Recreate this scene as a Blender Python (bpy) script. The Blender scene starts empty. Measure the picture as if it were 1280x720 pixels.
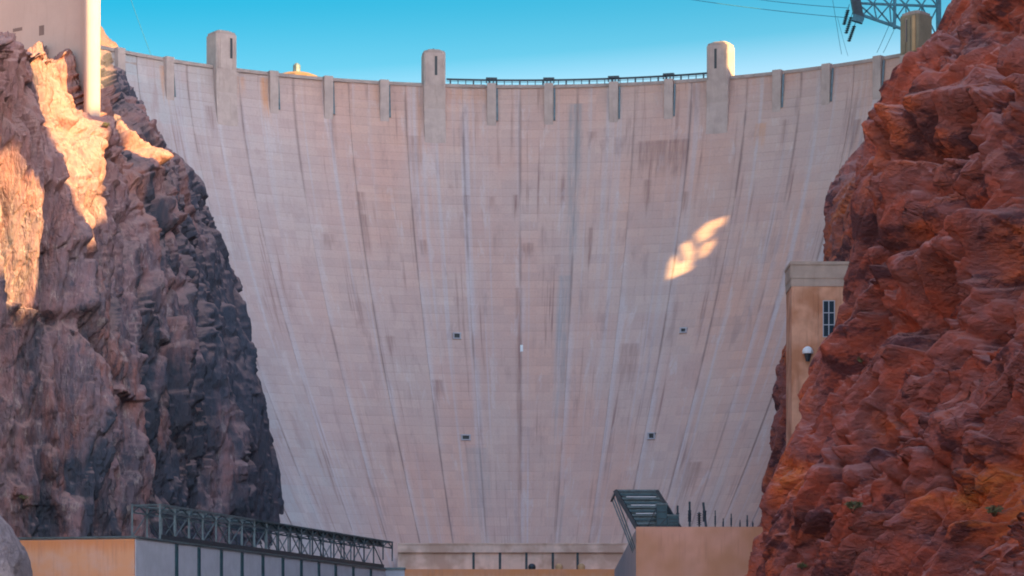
import bpy, math, random
import numpy as np
from mathutils import Vector
from mathutils.bvhtree import BVHTree

SC = bpy.context.scene
COL = SC.collection
rng = random.Random(7)

# ------------------------------------------------------------------ camera
F = 3626.0                      # focal length in photo pixels (1280 wide)
HOR = 850.0                     # eye level, in photo pixels (below the frame)
cam_d = bpy.data.cameras.new('camera')
cam = bpy.data.objects.new('camera', cam_d)
COL.objects.link(cam)
SC.camera = cam
cam_d.sensor_width = 36.0
cam_d.lens = F / 1280.0 * 36.0
cam_d.shift_y = (HOR - 360.0) / 1280.0
cam_d.clip_start = 1.0
cam_d.clip_end = 60000.0
cam.rotation_euler = (math.pi / 2, 0, 0)

# ------------------------------------------------------------------ light
SUN_AZ = math.radians(128.0)    # clockwise from +Y
SUN_EL = math.radians(26.0)
sd = Vector((math.sin(SUN_AZ) * math.cos(SUN_EL), math.cos(SUN_AZ) * math.cos(SUN_EL), math.sin(SUN_EL)))
sun_d = bpy.data.lights.new('sun', 'SUN')
sun_d.energy = 3.6
sun_d.angle = math.radians(0.42)
sun_d.color = (1.0, 0.64, 0.24)
sun = bpy.data.objects.new('sun', sun_d)
COL.objects.link(sun)
sun.rotation_euler = sd.to_track_quat('Z', 'Y').to_euler()
sun.location = (600, -300, 700)

world = bpy.data.worlds.new('World')
SC.world = world
world.use_nodes = True
SC.view_settings.view_transform = 'Standard'
SC.view_settings.look = 'None'
SC.view_settings.exposure = 2.65
SC.view_settings.gamma = 1.0
SC.view_settings.use_curve_mapping = False
SC.cycles.filter_width = 1.9
SC.cycles.max_bounces = 8
SC.cycles.diffuse_bounces = 6


class NT:
    """small helper to write node trees"""
    def __init__(s, tree):
        s.t = tree
        s.n = tree.nodes
        s.l = tree.links

    def node(s, typ, ins=None, **kw):
        nd = s.n.new(typ)
        for k, v in kw.items():
            setattr(nd, k, v)
        if ins:
            for k, v in ins.items():
                s.set(nd.inputs[k], v)
        return nd

    def set(s, sock, v):
        if isinstance(v, bpy.types.NodeSocket):
            s.l.new(v, sock)
        elif isinstance(v, bpy.types.Node):
            s.l.new(v.outputs[0], sock)
        else:
            if sock.type == 'RGBA' and len(v) == 3:
                v = (*v, 1.0)
            sock.default_value = v

    def math(s, op, a, b=0.0, c=None, clamp=False):
        nd = s.n.new('ShaderNodeMath')
        nd.operation = op
        nd.use_clamp = clamp
        s.set(nd.inputs[0], a)
        s.set(nd.inputs[1], b)
        if c is not None:
            s.set(nd.inputs[2], c)
        return nd.outputs[0]

    def mix(s, fac, a, b, mode='MIX'):
        nd = s.n.new('ShaderNodeMix')
        nd.data_type = 'RGBA'
        nd.blend_type = mode
        s.set(nd.inputs[0], fac)
        s.set(nd.inputs[6], a)
        s.set(nd.inputs[7], b)
        return nd.outputs[2]

    def smooth(s, v, lo, hi, a=0.0, b=1.0):
        nd = s.n.new('ShaderNodeMapRange')
        nd.interpolation_type = 'SMOOTHSTEP'
        s.set(nd.inputs[0], v)
        for i, x in enumerate((lo, hi, a, b)):
            s.set(nd.inputs[i + 1], x)
        return nd.outputs[0]

    def ramp(s, v, stops, interp='LINEAR'):
        nd = s.n.new('ShaderNodeValToRGB')
        nd.color_ramp.interpolation = interp
        el = nd.color_ramp.elements
        while len(el) < len(stops):
            el.new(0.5)
        for e, (p, c) in zip(el, stops):
            e.position = p
            e.color = (*c, 1.0)
        s.set(nd.inputs[0], v)
        return nd.outputs[0]

    def noise(s, vec, scale, detail=4, rough=0.55, dist=0.0):
        nd = s.n.new('ShaderNodeTexNoise')
        s.set(nd.inputs['Vector'], vec)
        nd.inputs['Scale'].default_value = scale
        nd.inputs['Detail'].default_value = detail
        nd.inputs['Roughness'].default_value = rough
        nd.inputs['Distortion'].default_value = dist
        return nd.outputs[0]

    def mapping(s, vec, loc=(0, 0, 0), rot=(0, 0, 0), scale=(1, 1, 1)):
        nd = s.n.new('ShaderNodeMapping')
        s.set(nd.inputs[0], vec)
        nd.inputs[1].default_value = loc
        nd.inputs[2].default_value = rot
        nd.inputs[3].default_value = scale
        return nd.outputs[0]


w = NT(world.node_tree)
bg = world.node_tree.nodes['Background']
sky = w.node('ShaderNodeTexSky', sky_type='NISHITA', sun_disc=False)
sky.sun_elevation = SUN_EL
sky.sun_rotation = SUN_AZ
sky.dust_density = 1.0
gen = w.node('ShaderNodeTexCoord').outputs['Generated']
sep = w.node('ShaderNodeSeparateXYZ', {0: gen})
# deepest cyan on the side turned away from the sun, paling towards the sun and towards the horizon
sdot = w.node('ShaderNodeVectorMath', {0: gen, 1: tuple(sd)}, operation='DOT_PRODUCT').outputs['Value']
rise = w.math('MULTIPLY', w.smooth(sep.outputs[2], 0.185, 0.245), 0.42)
lift = w.math('SUBTRACT', rise, sdot)
tint = w.ramp(w.smooth(lift, -0.35, 1.0), [(0.0, (1.0, 1.0, 1.0)), (0.45, (0.76, 0.66, 0.58)), (0.62, (0.40, 0.40, 0.365)), (0.80, (0.10, 0.27, 0.275)), (1.0, (0.002, 0.21, 0.24))])
skyc = w.mix(1.0, sky, tint, 'MULTIPLY')
w.l.new(skyc, bg.inputs[0])
bg.inputs[1].default_value = 0.10


# ------------------------------------------------------------------ helpers
def P(px, py, Y):
    """world point at depth Y seen at a photo pixel"""
    return np.array(((px - 640.0) / F * Y, Y, (HOR - py) / F * Y))


def mesh_obj(name, verts, faces, mat, parent=None, origin=(0, 0, 0), smooth=False, uvs=None):
    v = np.asarray(verts, dtype=np.float64) - np.asarray(origin)
    me = bpy.data.meshes.new(name)
    me.from_pydata(v.tolist(), [], [list(map(int, f)) for f in faces])
    if uvs is not None:
        uv = me.uv_layers.new(name='UVMap')
        li = np.empty(len(me.loops), dtype=np.int32)
        me.loops.foreach_get('vertex_index', li)
        uv.data.foreach_set('uv', np.asarray(uvs, dtype=np.float32)[li].ravel())
    if smooth:
        me.polygons.foreach_set('use_smooth', [True] * len(me.polygons))
    me.update()
    o = bpy.data.objects.new(name, me)
    COL.objects.link(o)
    if mat:
        me.materials.append(mat)
    if parent is not None:
        o.parent = parent
    else:
        o.location = origin
    return o


def thing(name, label, cat, loc, group=None):
    o = bpy.data.objects.new(name, None)
    COL.objects.link(o)
    o.location = tuple(float(c) for c in loc)
    o['label'] = label
    o['category'] = cat
    if group:
        o['group'] = group
    return o


def tag(o, label, cat, group=None):
    o['label'] = label
    o['category'] = cat
    if group:
        o['group'] = group
    return o


def structure(o):
    o['kind'] = 'structure'
    return o


class MB:
    """collects convex pieces, links them as one mesh"""
    def __init__(s):
        s.v = []
        s.f = []

    def add(s, v, f):
        b = len(s.v)
        s.v.extend([tuple(map(float, p)) for p in v])
        s.f.extend([tuple(i + b for i in q) for q in f])

    def hexa(s, c8):
        s.add(c8, [(0, 3, 2, 1), (4, 5, 6, 7), (0, 1, 5, 4), (1, 2, 6, 5), (2, 3, 7, 6), (3, 0, 4, 7)])

    def box(s, lo, hi):
        (x0, y0, z0), (x1, y1, z1) = lo, hi
        s.hexa([(x0, y0, z0), (x1, y0, z0), (x1, y1, z0), (x0, y1, z0),
                (x0, y0, z1), (x1, y0, z1), (x1, y1, z1), (x0, y1, z1)])

    def obox(s, o, ex, ey, ez):
        """box from a corner and three edge vectors"""
        o, ex, ey, ez = map(np.asarray, (o, ex, ey, ez))
        s.hexa([o, o + ex, o + ex + ey, o + ey, o + ez, o + ex + ez, o + ex + ey + ez, o + ey + ez])

    def bar(s, a, b, w, h=None):
        a = np.asarray(a, float)
        b = np.asarray(b, float)
        h = h or w
        d = b - a
        d = d / np.linalg.norm(d)
        up = np.array((0, 0, 1.0)) if abs(d[2]) < 0.9 else np.array((0, 1.0, 0))
        x = np.cross(d, up)
        x /= np.linalg.norm(x)
        y = np.cross(x, d)
        x *= w / 2
        y *= h / 2
        s.hexa([a - x - y, a + x - y, a + x + y, a - x + y, b - x - y, b + x - y, b + x + y, b - x + y])

    def prism(s, pts, z0, z1):
        n = len(pts)
        v = [(p[0], p[1], z0) for p in pts] + [(p[0], p[1], z1) for p in pts]
        f = [tuple(range(n - 1, -1, -1)), tuple(range(n, 2 * n))]
        f += [(i, (i + 1) % n, n + (i + 1) % n, n + i) for i in range(n)]
        s.add(v, f)

    def lathe(s, c, prof, n=12):
        """surface of revolution about z; prof = (r, z)"""
        v = []
        for r, z in prof:
            for k in range(n):
                a = 2 * math.pi * k / n
                v.append((c[0] + r * math.cos(a), c[1] + r * math.sin(a), c[2] + z))
        f = []
        m = len(prof)
        for j in range(m - 1):
            for k in range(n):
                f.append((j * n + k, j * n + (k + 1) % n, (j + 1) * n + (k + 1) % n, (j + 1) * n + k))
        f.append(tuple(range(n - 1, -1, -1)))
        f.append(tuple((m - 1) * n + k for k in range(n)))
        s.add(v, f)

    def tube(s, pts, r, n=5):
        pts = [np.asarray(p, float) for p in pts]
        v = []
        for i, p in enumerate(pts):
            d = pts[min(i + 1, len(pts) - 1)] - pts[max(i - 1, 0)]
            d /= np.linalg.norm(d)
            up = np.array((0, 0, 1.0)) if abs(d[2]) < 0.9 else np.array((1.0, 0, 0))
            x = np.cross(d, up)
            x /= np.linalg.norm(x)
            y = np.cross(d, x)
            for k in range(n):
                a = 2 * math.pi * k / n
                v.append(p + r * (math.cos(a) * x + math.sin(a) * y))
        f = []
        for j in range(len(pts) - 1):
            for k in range(n):
                f.append((j * n + k, j * n + (k + 1) % n, (j + 1) * n + (k + 1) % n, (j + 1) * n + k))
        s.add(v, f)

    def build(s, name, mat, parent=None, origin=(0, 0, 0), smooth=False):
        return mesh_obj(name, s.v, s.f, mat, parent, origin, smooth)


def bar_part(name, a, b, wd, mat, parent, h=None):
    m = MB()
    m.bar(a, b, wd, h)
    return m.build(name, mat, parent, tuple(parent.location))


def box_part(name, lo, hi, mat, parent):
    m = MB()
    m.box(lo, hi)
    return m.build(name, mat, parent, tuple(parent.location))


# ------------------------------------------------------------------ numpy noise
def _hash(ix, iy, iz, seed):
    h = (ix.astype(np.int64) * 374761393 + iy.astype(np.int64) * 668265263 + iz.astype(np.int64) * 2147483647 + seed * 1274126177) & 0xFFFFFFFF
    h = ((h ^ (h >> 13)) * 1274126177) & 0xFFFFFFFF
    h = ((h ^ (h >> 16)) * 2246822519) & 0xFFFFFFFF
    return h ^ (h >> 15)


def rnd01(ix, iy, iz, seed):
    return (_hash(ix, iy, iz, seed) & 0xFFFF) / 65535.0


def vnoise(p, seed=0):
    """smooth noise in -1..1 for points (n,3)"""
    i = np.floor(p).astype(np.int64)
    f = p - i
    u = f * f * f * (f * (f * 6 - 15) + 10)
    r = 0
    for dx in (0, 1):
        for dy in (0, 1):
            for dz in (0, 1):
                wgt = (u[:, 0] if dx else 1 - u[:, 0]) * (u[:, 1] if dy else 1 - u[:, 1]) * (u[:, 2] if dz else 1 - u[:, 2])
                r = r + wgt * rnd01(i[:, 0] + dx, i[:, 1] + dy, i[:, 2] + dz, seed)
    return r * 2 - 1


def fbm(p, octs=4, seed=0, gain=0.5):
    r = 0
    a = 1.0
    for k in range(octs):
        r = r + a * vnoise(p * (2.03 ** k) + 17.3 * k, seed + k)
        a *= gain
    return r


def ridged(p, octs=4, seed=0):
    r = 0
    a = 1.0
    for k in range(octs):
        r = r + a * (1 - 2 * np.abs(vnoise(p * (2.1 ** k) + 9.1 * k, seed + k)))
        a *= 0.5
    return r


def facets(p, seed=0, tilt=0.9, k=55.0):
    """broken-rock relief: every Voronoi cell is a tilted facet with its own step, edges a little worn"""
    i0 = np.floor(p).astype(np.int64)
    num = np.zeros(len(p))
    den = np.zeros(len(p))
    for dx in (-1, 0, 1):
        for dy in (-1, 0, 1):
            for dz in (-1, 0, 1):
                cx, cy, cz = i0[:, 0] + dx, i0[:, 1] + dy, i0[:, 2] + dz
                q = np.stack((cx + rnd01(cx, cy, cz, seed), cy + rnd01(cx, cy, cz, seed + 1), cz + rnd01(cx, cy, cz, seed + 2)), 1)
                d = p - q
                dist = (d * d).sum(1)
                t = np.stack([rnd01(cx, cy, cz, seed + 3 + j) - 0.5 for j in range(3)], 1) * 2 * tilt
                v = (d * t).sum(1) + (rnd01(cx, cy, cz, seed + 7) - 0.5) * 1.3
                wgt = np.exp(-k * dist) + 1e-30
                num += wgt * v
                den += wgt
    return num / den


# ------------------------------------------------------------------ materials
def new_mat(name):
    m = bpy.data.materials.new(name)
    m.use_nodes = True
    t = NT(m.node_tree)
    bs = m.node_tree.nodes['Principled BSDF']
    return m, t, bs


def concrete(name, base, stain=(0.16, 0.09, 0.06), stain_amt=0.35, var=0.12, scale=0.25, warm=None, streak=1.0):
    m, t, bs = new_mat(name)
    ob = t.node('ShaderNodeTexCoord').outputs['Object']
    n1 = t.noise(ob, scale, 5, 0.6)
    n2 = t.noise(t.mapping(ob, scale=(1.0, 1.0, 0.10)), 1.1, 4, 0.6)
    n3 = t.noise(ob, 3.0, 3, 0.6)
    c = t.mix(t.smooth(n1, 0.3, 0.7), tuple(b * (1 - var) for b in base), tuple(min(1, b * (1 + var)) for b in base))
    if warm:
        c = t.mix(t.smooth(t.noise(ob, scale * 0.45, 3), 0.42, 0.62), c, warm)
    c = t.mix(t.math('MULTIPLY', t.smooth(n2, 0.52, 0.78), stain_amt * streak), c, stain)
    c = t.mix(t.math('MULTIPLY', n3, 0.22), c, tuple(b * 0.6 for b in base))
    t.set(bs.inputs['Base Color'], c)
    bs.inputs['Roughness'].default_value = 0.9
    b = t.node('ShaderNodeBump', {'Height': t.math('ADD', n3, t.math('MULTIPLY', n2, 0.6)), 'Strength': 0.25, 'Distance': 0.15})
    t.set(bs.inputs['Normal'], b)
    return m


def metal(name, base, rough=0.5, spec=0.4):
    m, t, bs = new_mat(name)
    ob = t.node('ShaderNodeTexCoord').outputs['Object']
    n = t.noise(ob, 0.8, 4, 0.6)
    c = t.mix(t.smooth(n, 0.35, 0.7), base, tuple(b * 0.6 for b in base))
    c = t.mix(t.math('MULTIPLY', t.smooth(t.noise(ob, 2.2, 3), 0.58, 0.75), 0.5), c, (0.10, 0.055, 0.03))
    t.set(bs.inputs['Base Color'], c)
    bs.inputs['Roughness'].default_value = rough
    bs.inputs['Metallic'].default_value = 0.2
    return m


M_TOWER = concrete('tower_concrete', (0.46, 0.345, 0.30), stain_amt=0.3)
M_CAP = concrete('parapet_concrete', (0.38, 0.29, 0.255), stain_amt=0.35)
M_PIER = concrete('pier_concrete', (0.50, 0.36, 0.31), stain_amt=0.12, var=0.06, scale=0.06)
M_HOUSE = concrete('tan_concrete', (0.70, 0.35, 0.22), stain=(0.30, 0.10, 0.05), stain_amt=0.45, warm=(0.50, 0.20, 0.10))
M_WING = concrete('grey_concrete', (0.44, 0.43, 0.47), stain_amt=0.2, var=0.08)
M_TAN = concrete('sandy_roof', (0.55, 0.33, 0.17), stain_amt=0.15)
M_OCHRE = concrete('ochre_roof', (0.20, 0.115, 0.06), stain_amt=0.2)
M_BROWNOPEN = concrete('brown_opening', (0.20, 0.13, 0.115), stain_amt=0.2)
M_OLIVE = concrete('olive_concrete', (0.26, 0.20, 0.13), stain_amt=0.3)
M_DARKOPEN, _t, _b = new_mat('dark_opening')
_b.inputs['Base Color'].default_value = (0.03, 0.035, 0.04, 1)
M_STEEL = metal('teal_steel', (0.035, 0.085, 0.105))
M_STEEL_GREY = metal('weathered_steel', (0.12, 0.165, 0.18))
M_STEEL_DARK = metal('dark_steel', (0.028, 0.045, 0.06))
M_STEEL_SKY = metal('blue_steel', (0.05, 0.18, 0.235))
M_GLASS, _t, _b = new_mat('window_glass')
_b.inputs['Base Color'].default_value = (0.03, 0.045, 0.06, 1)
_b.inputs['Roughness'].default_value = 0.12
M_TEALPANE, _t, _b = new_mat('teal_window_glass')
_b.inputs['Base Color'].default_value = (0.025, 0.085, 0.105, 1)
_b.inputs['Roughness'].default_value = 0.25
M_WHITE, _t, _b = new_mat('white_paint')
_b.inputs['Base Color'].default_value = (0.72, 0.74, 0.76, 1)
_b.inputs['Roughness'].default_value = 0.5

M_FRAME, _t, _b = new_mat('grey_frame_paint')
_b.inputs['Base Color'].default_value = (0.42, 0.43, 0.46, 1)


def orange_concrete():
    m, t, bs = new_mat('orange_streaked_concrete')
    ob = t.node('ShaderNodeTexCoord').outputs['Object']
    sep_ = t.node('ShaderNodeSeparateXYZ', {0: ob})
    n1 = t.noise(ob, 0.18, 4, 0.6)
    st = t.noise(t.mapping(ob, scale=(1, 1, 0.07)), 0.9, 4, 0.65)
    base = t.mix(t.smooth(n1, 0.35, 0.65), (0.68, 0.38, 0.27), (0.72, 0.34, 0.18))
    # orange deepening towards the roof edge (object origin lies at roof height)
    run = t.smooth(t.math('ADD', sep_.outputs[2], t.math('MULTIPLY', st, 5.0)), -1.6, 1.8)
    c = t.mix(t.math('MULTIPLY', run, 0.6), base, (0.64, 0.20, 0.05))
    c = t.mix(t.math('MULTIPLY', t.smooth(st, 0.5, 0.75), 0.35), c, (0.38, 0.20, 0.15))
    t.set(bs.inputs['Base Color'], c)
    bs.inputs['Roughness'].default_value = 0.9
    t.set(bs.inputs['Normal'], t.node('ShaderNodeBump', {'Height': t.noise(ob, 2.0), 'Strength': 0.2, 'Distance': 0.1}))
    return m


M_ORANGE = orange_concrete()

# dam face geometry constants
DAM_R, DAM_C, Z_CREST, Z_TOE = 179.0, 821.0, 205.0, 36.0
PX0 = 2.8
STEP = 0.111


def dam_r(z):
    t = np.clip((Z_CREST - z) / 162.0, 0, 1.4)
    return DAM_R * (1 - 0.47 * np.clip(t - 0.02, 0, 2) ** 1.42)


def dam_pt(th, z, push=0.0):
    r = dam_r(z) + push
    return np.array((PX0 + r * math.sin(th), DAM_C + r * math.cos(th), z))


def dam_material():
    m, t, bs = new_mat('dam_concrete')
    uv = t.node('ShaderNodeUVMap').outputs[0]
    sp = t.node('ShaderNodeSeparateXYZ', {0: uv})
    u, v = sp.outputs[0], sp.outputs[1]
    rand = t.node('ShaderNodeObjectInfo').outputs['Random']
    big = t.noise(t.mapping(uv, scale=(1, 0.6, 1)), 0.022, 4, 0.55)
    mid = t.noise(t.mapping(uv, scale=(1, 0.45, 1)), 0.11, 4, 0.6)
    base = t.mix(t.smooth(big, 0.36, 0.64), (0.53, 0.38, 0.32), (0.60, 0.325, 0.235))
    # bluish lighter wash towards the left abutment side of the face
    base = t.mix(t.smooth(u, -45.0, -140.0), base, (0.40, 0.395, 0.395))
    base = t.mix(t.math('MULTIPLY', t.smooth(rand, 0.0, 1.0), 0.35), base, (0.46, 0.33, 0.285))
    base = t.mix(t.math('MULTIPLY', t.smooth(mid, 0.35, 0.75), 0.40), base, (0.57, 0.39, 0.32))
    # lift by lift, form panel by form panel tone
    lift_ = t.math('FLOOR', t.math('DIVIDE', v, 3.05))
    half = t.math('FLOOR', t.math('DIVIDE', u, 6.6))
    cell = t.node('ShaderNodeCombineXYZ', {0: lift_, 1: half, 2: 0.0})
    wn = t.node('ShaderNodeTexWhiteNoise', {'Vector': cell}, noise_dimensions='3D').outputs[0]
    base = t.mix(t.math('MULTIPLY', wn, 0.26), base, (0.30, 0.205, 0.19))
    lift2 = t.math('FLOOR', t.math('DIVIDE', v, 15.2))
    cell2 = t.node('ShaderNodeCombineXYZ', {0: lift2, 1: t.math('FLOOR', t.math('DIVIDE', u, 19.87)), 2: 3.0})
    wn2 = t.node('ShaderNodeTexWhiteNoise', {'Vector': cell2}, noise_dimensions='3D').outputs[0]
    base = t.mix(t.math('MULTIPLY', wn2, 0.26), base, (0.50, 0.30, 0.26))
    # pour lines
    fr = t.math('FRACT', t.math('DIVIDE', v, 3.05))
    line = t.math('MULTIPLY', t.smooth(fr, 0.10, 0.0), t.smooth(t.noise(t.mapping(uv, scale=(1, 0.2, 1)), 0.09, 3), 0.40, 0.70))
    base = t.mix(t.math('MULTIPLY', line, 0.24), base, (0.20, 0.13, 0.125))
    fr2 = t.math('FRACT', t.math('ADD', t.math('DIVIDE', v, 15.2), 0.35))
    line2 = t.smooth(fr2, 0.022, 0.0)
    base = t.mix(t.math('MULTIPLY', line2, 0.14), base, (0.22, 0.145, 0.135))
    # runs of water: thin dark rust streaks, and pale lime streaks
    sv = t.mapping(uv, scale=(1.0, 0.035, 1.0))
    s1 = t.noise(sv, 0.55, 3, 0.7)
    gate = t.noise(t.mapping(uv, scale=(1, 0.3, 1), loc=(40, 9, 0)), 0.07, 3, 0.6)
    streak = t.math('MULTIPLY', t.smooth(s1, 0.52, 0.72), t.smooth(gate, 0.44, 0.64))
    base = t.mix(t.math('MULTIPLY', streak, 0.85), base, (0.23, 0.115, 0.10))
    s2 = t.noise(t.mapping(uv, scale=(1.0, 0.02, 1.0), loc=(77, 3, 0)), 0.22, 3, 0.6)
    base = t.mix(t.math('MULTIPLY', t.smooth(s2, 0.53, 0.70), 0.5), base, (0.46, 0.42, 0.43))
    bl = t.noise(t.mapping(uv, scale=(1.0, 0.30, 1.0), loc=(11, 5, 0)), 0.16, 4, 0.7, 0.4)
    base = t.mix(t.math('MULTIPLY', t.smooth(bl, 0.54, 0.72), 0.45), base, (0.30, 0.19, 0.17))
    base = t.mix(t.math('MULTIPLY', t.smooth(bl, 0.44, 0.30), 0.40), base, (0.55, 0.46, 0.44))
    # joints between the columns: pale lime washed along one side, rust seeping here and there
    fu = t.math('FRACT', t.math('DIVIDE', u, 19.87))
    jg = t.noise(t.node('ShaderNodeCombineXYZ', {0: t.math('MULTIPLY', t.math('FLOOR', t.math('ADD', t.math('DIVIDE', u, 19.87), 0.5)), 7.3), 1: t.math('MULTIPLY', v, 0.03), 2: 1.0}), 1.0, 3, 0.6)
    pale = t.math('MULTIPLY', t.smooth(fu, 0.17, 0.03), t.math('MULTIPLY', t.smooth(jg, 0.40, 0.62), t.smooth(v, 175.0, 110.0)))
    base = t.mix(t.math('MULTIPLY', pale, 0.40), base, (0.50, 0.46, 0.47))
    near = t.math('MAXIMUM', t.smooth(fu, 0.045, 0.0), t.smooth(fu, 0.955, 1.0))
    jd = t.math('MULTIPLY', near, t.smooth(jg, 0.58, 0.42))
    base = t.mix(t.math('MULTIPLY', jd, 0.5), base, (0.17, 0.10, 0.095))
    # named stains (u0, u1, v_top, v_bottom, strength, colour)
    B = (0.16, 0.062, 0.05)
    G = (0.25, 0.25, 0.25)
    O = (0.60, 0.25, 0.09)
    for (u0, u1, v0, v1, k, c) in STAINS:
        mu = t.math('MULTIPLY', t.smooth(u, u0 - 1.0, u0 + 1.0), t.smooth(u, u1 + 1.0, u1 - 1.0))
        mv = t.math('MULTIPLY', t.smooth(v, v0 + 0.5, v0 - 0.3), t.smooth(t.math('ADD', v, t.math('MULTIPLY', t.math('SUBTRACT', s1, 0.5), (v0 - v1) * 2.6)), v1 - (v0 - v1) * 0.25, v1 + (v0 - v1) * 0.5))
        mk = t.math('MULTIPLY', t.math('MULTIPLY', mu, mv), t.smooth(t.noise(t.mapping(uv, scale=(1, 0.07, 1)), 0.9, 4, 0.75), 0.25, 0.68))
        base = t.mix(t.math('MULTIPLY', mk, k), base, {'b': B, 'g': G, 'o': O}[c])
    fine = t.noise(uv, 1.3, 4, 0.65)
    base = t.mix(t.math('MULTIPLY', t.smooth(fine, 0.4, 0.8), 0.25), base, (0.27, 0.20, 0.19))
    t.set(bs.inputs['Base Color'], base)
    bs.inputs['Roughness'].default_value = 0.92
    h = t.math('ADD', t.math('MULTIPLY', t.smooth(fr, 0.08, 0.0), -0.8), t.math('ADD', t.math('MULTIPLY', wn, 0.6), fine))
    t.set(bs.inputs['Normal'], t.node('ShaderNodeBump', {'Height': h, 'Strength': 0.35, 'Distance': 0.2}))
    return m


def uv_of(px, py):
    """dam surface coordinates (arc metres at crest radius, height) under a photo pixel"""
    z = 120.0
    for _ in range(60):
        r = float(dam_r(z))
        th = 0.0
        for _ in range(20):
            Yd = DAM_C + r * math.cos(th)
            X = (px - 640.0) / F * Yd - PX0
            th = math.asin(max(-0.99, min(0.99, X / r)))
        Yd = DAM_C + r * math.cos(th)
        z = 0.5 * z + 0.5 * (HOR - py) / F * Yd
    return th * DAM_R, z


STAINS = []
for (x0, x1, y0, y1, k, c) in (
        (797, 862, 177, 216, 0.5, 'b'), (446, 455, 240, 268, 0.6, 'b'), (450, 459, 268, 318, 0.5, 'b'),
        (579, 586, 244, 271, 0.75, 'b'), (642, 648, 244, 271, 0.75, 'b'), (609, 618, 246, 265, 0.4, 'b'),
        (402, 418, 292, 310, 0.4, 'b'), (523, 533, 300, 322, 0.45, 'b'), (652, 667, 304, 321, 0.45, 'b'),
        (711, 728, 130, 345, 0.75, 'g'), (698, 714, 345, 490, 0.7, 'g'), (410, 417, 130, 195, 0.6, 'b'),
        (256, 266, 132, 178, 0.5, 'b'), (522, 527, 100, 185, 0.5, 'b'), (645, 652, 360, 660, 0.55, 'b'),
        (855, 860, 240, 262, 0.6, 'b'), (508, 527, 170, 215, 0.35, 'b'), (540, 553, 475, 500, 0.55, 'b'),
        (482, 492, 420, 440, 0.5, 'b'), (326, 335, 97, 140, 0.85, 'o'), (200, 210, 82, 120, 0.8, 'o'), (467, 472, 106, 150, 0.35, 'o'), (521, 527, 108, 190, 0.4, 'o'), (292, 306, 95, 120, 0.4, 'o'), (562, 610, 112, 128, 0.35, 'o'), (945, 958, 155, 180, 0.5, 'o'), (580, 610, 560, 650, 0.35, 'g'), (1068, 1076, 150, 200, 0.6, 'b'), (980, 985, 150, 190, 0.6, 'b'), (590, 600, 100, 170, 0.3, 'b'), (735, 745, 165, 182, 0.5, 'b'), (806, 814, 225, 260, 0.5, 'b'), (735, 742, 285, 322, 0.5, 'b'), (776, 800, 430, 478, 0.4, 'b'), (862, 878, 578, 622, 0.5, 'b'), (700, 706, 620, 676, 0.4, 'g')):
    a, zt = uv_of((x0), y0)
    b, _z = uv_of((x1), y0)
    _u, zb = uv_of((x0 + x1) / 2, y1)
    STAINS.append((a, b, zt, zb, k, c))
STAINS = [s for s in STAINS if s[4] > 0]
M_DAM = dam_material()


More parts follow.
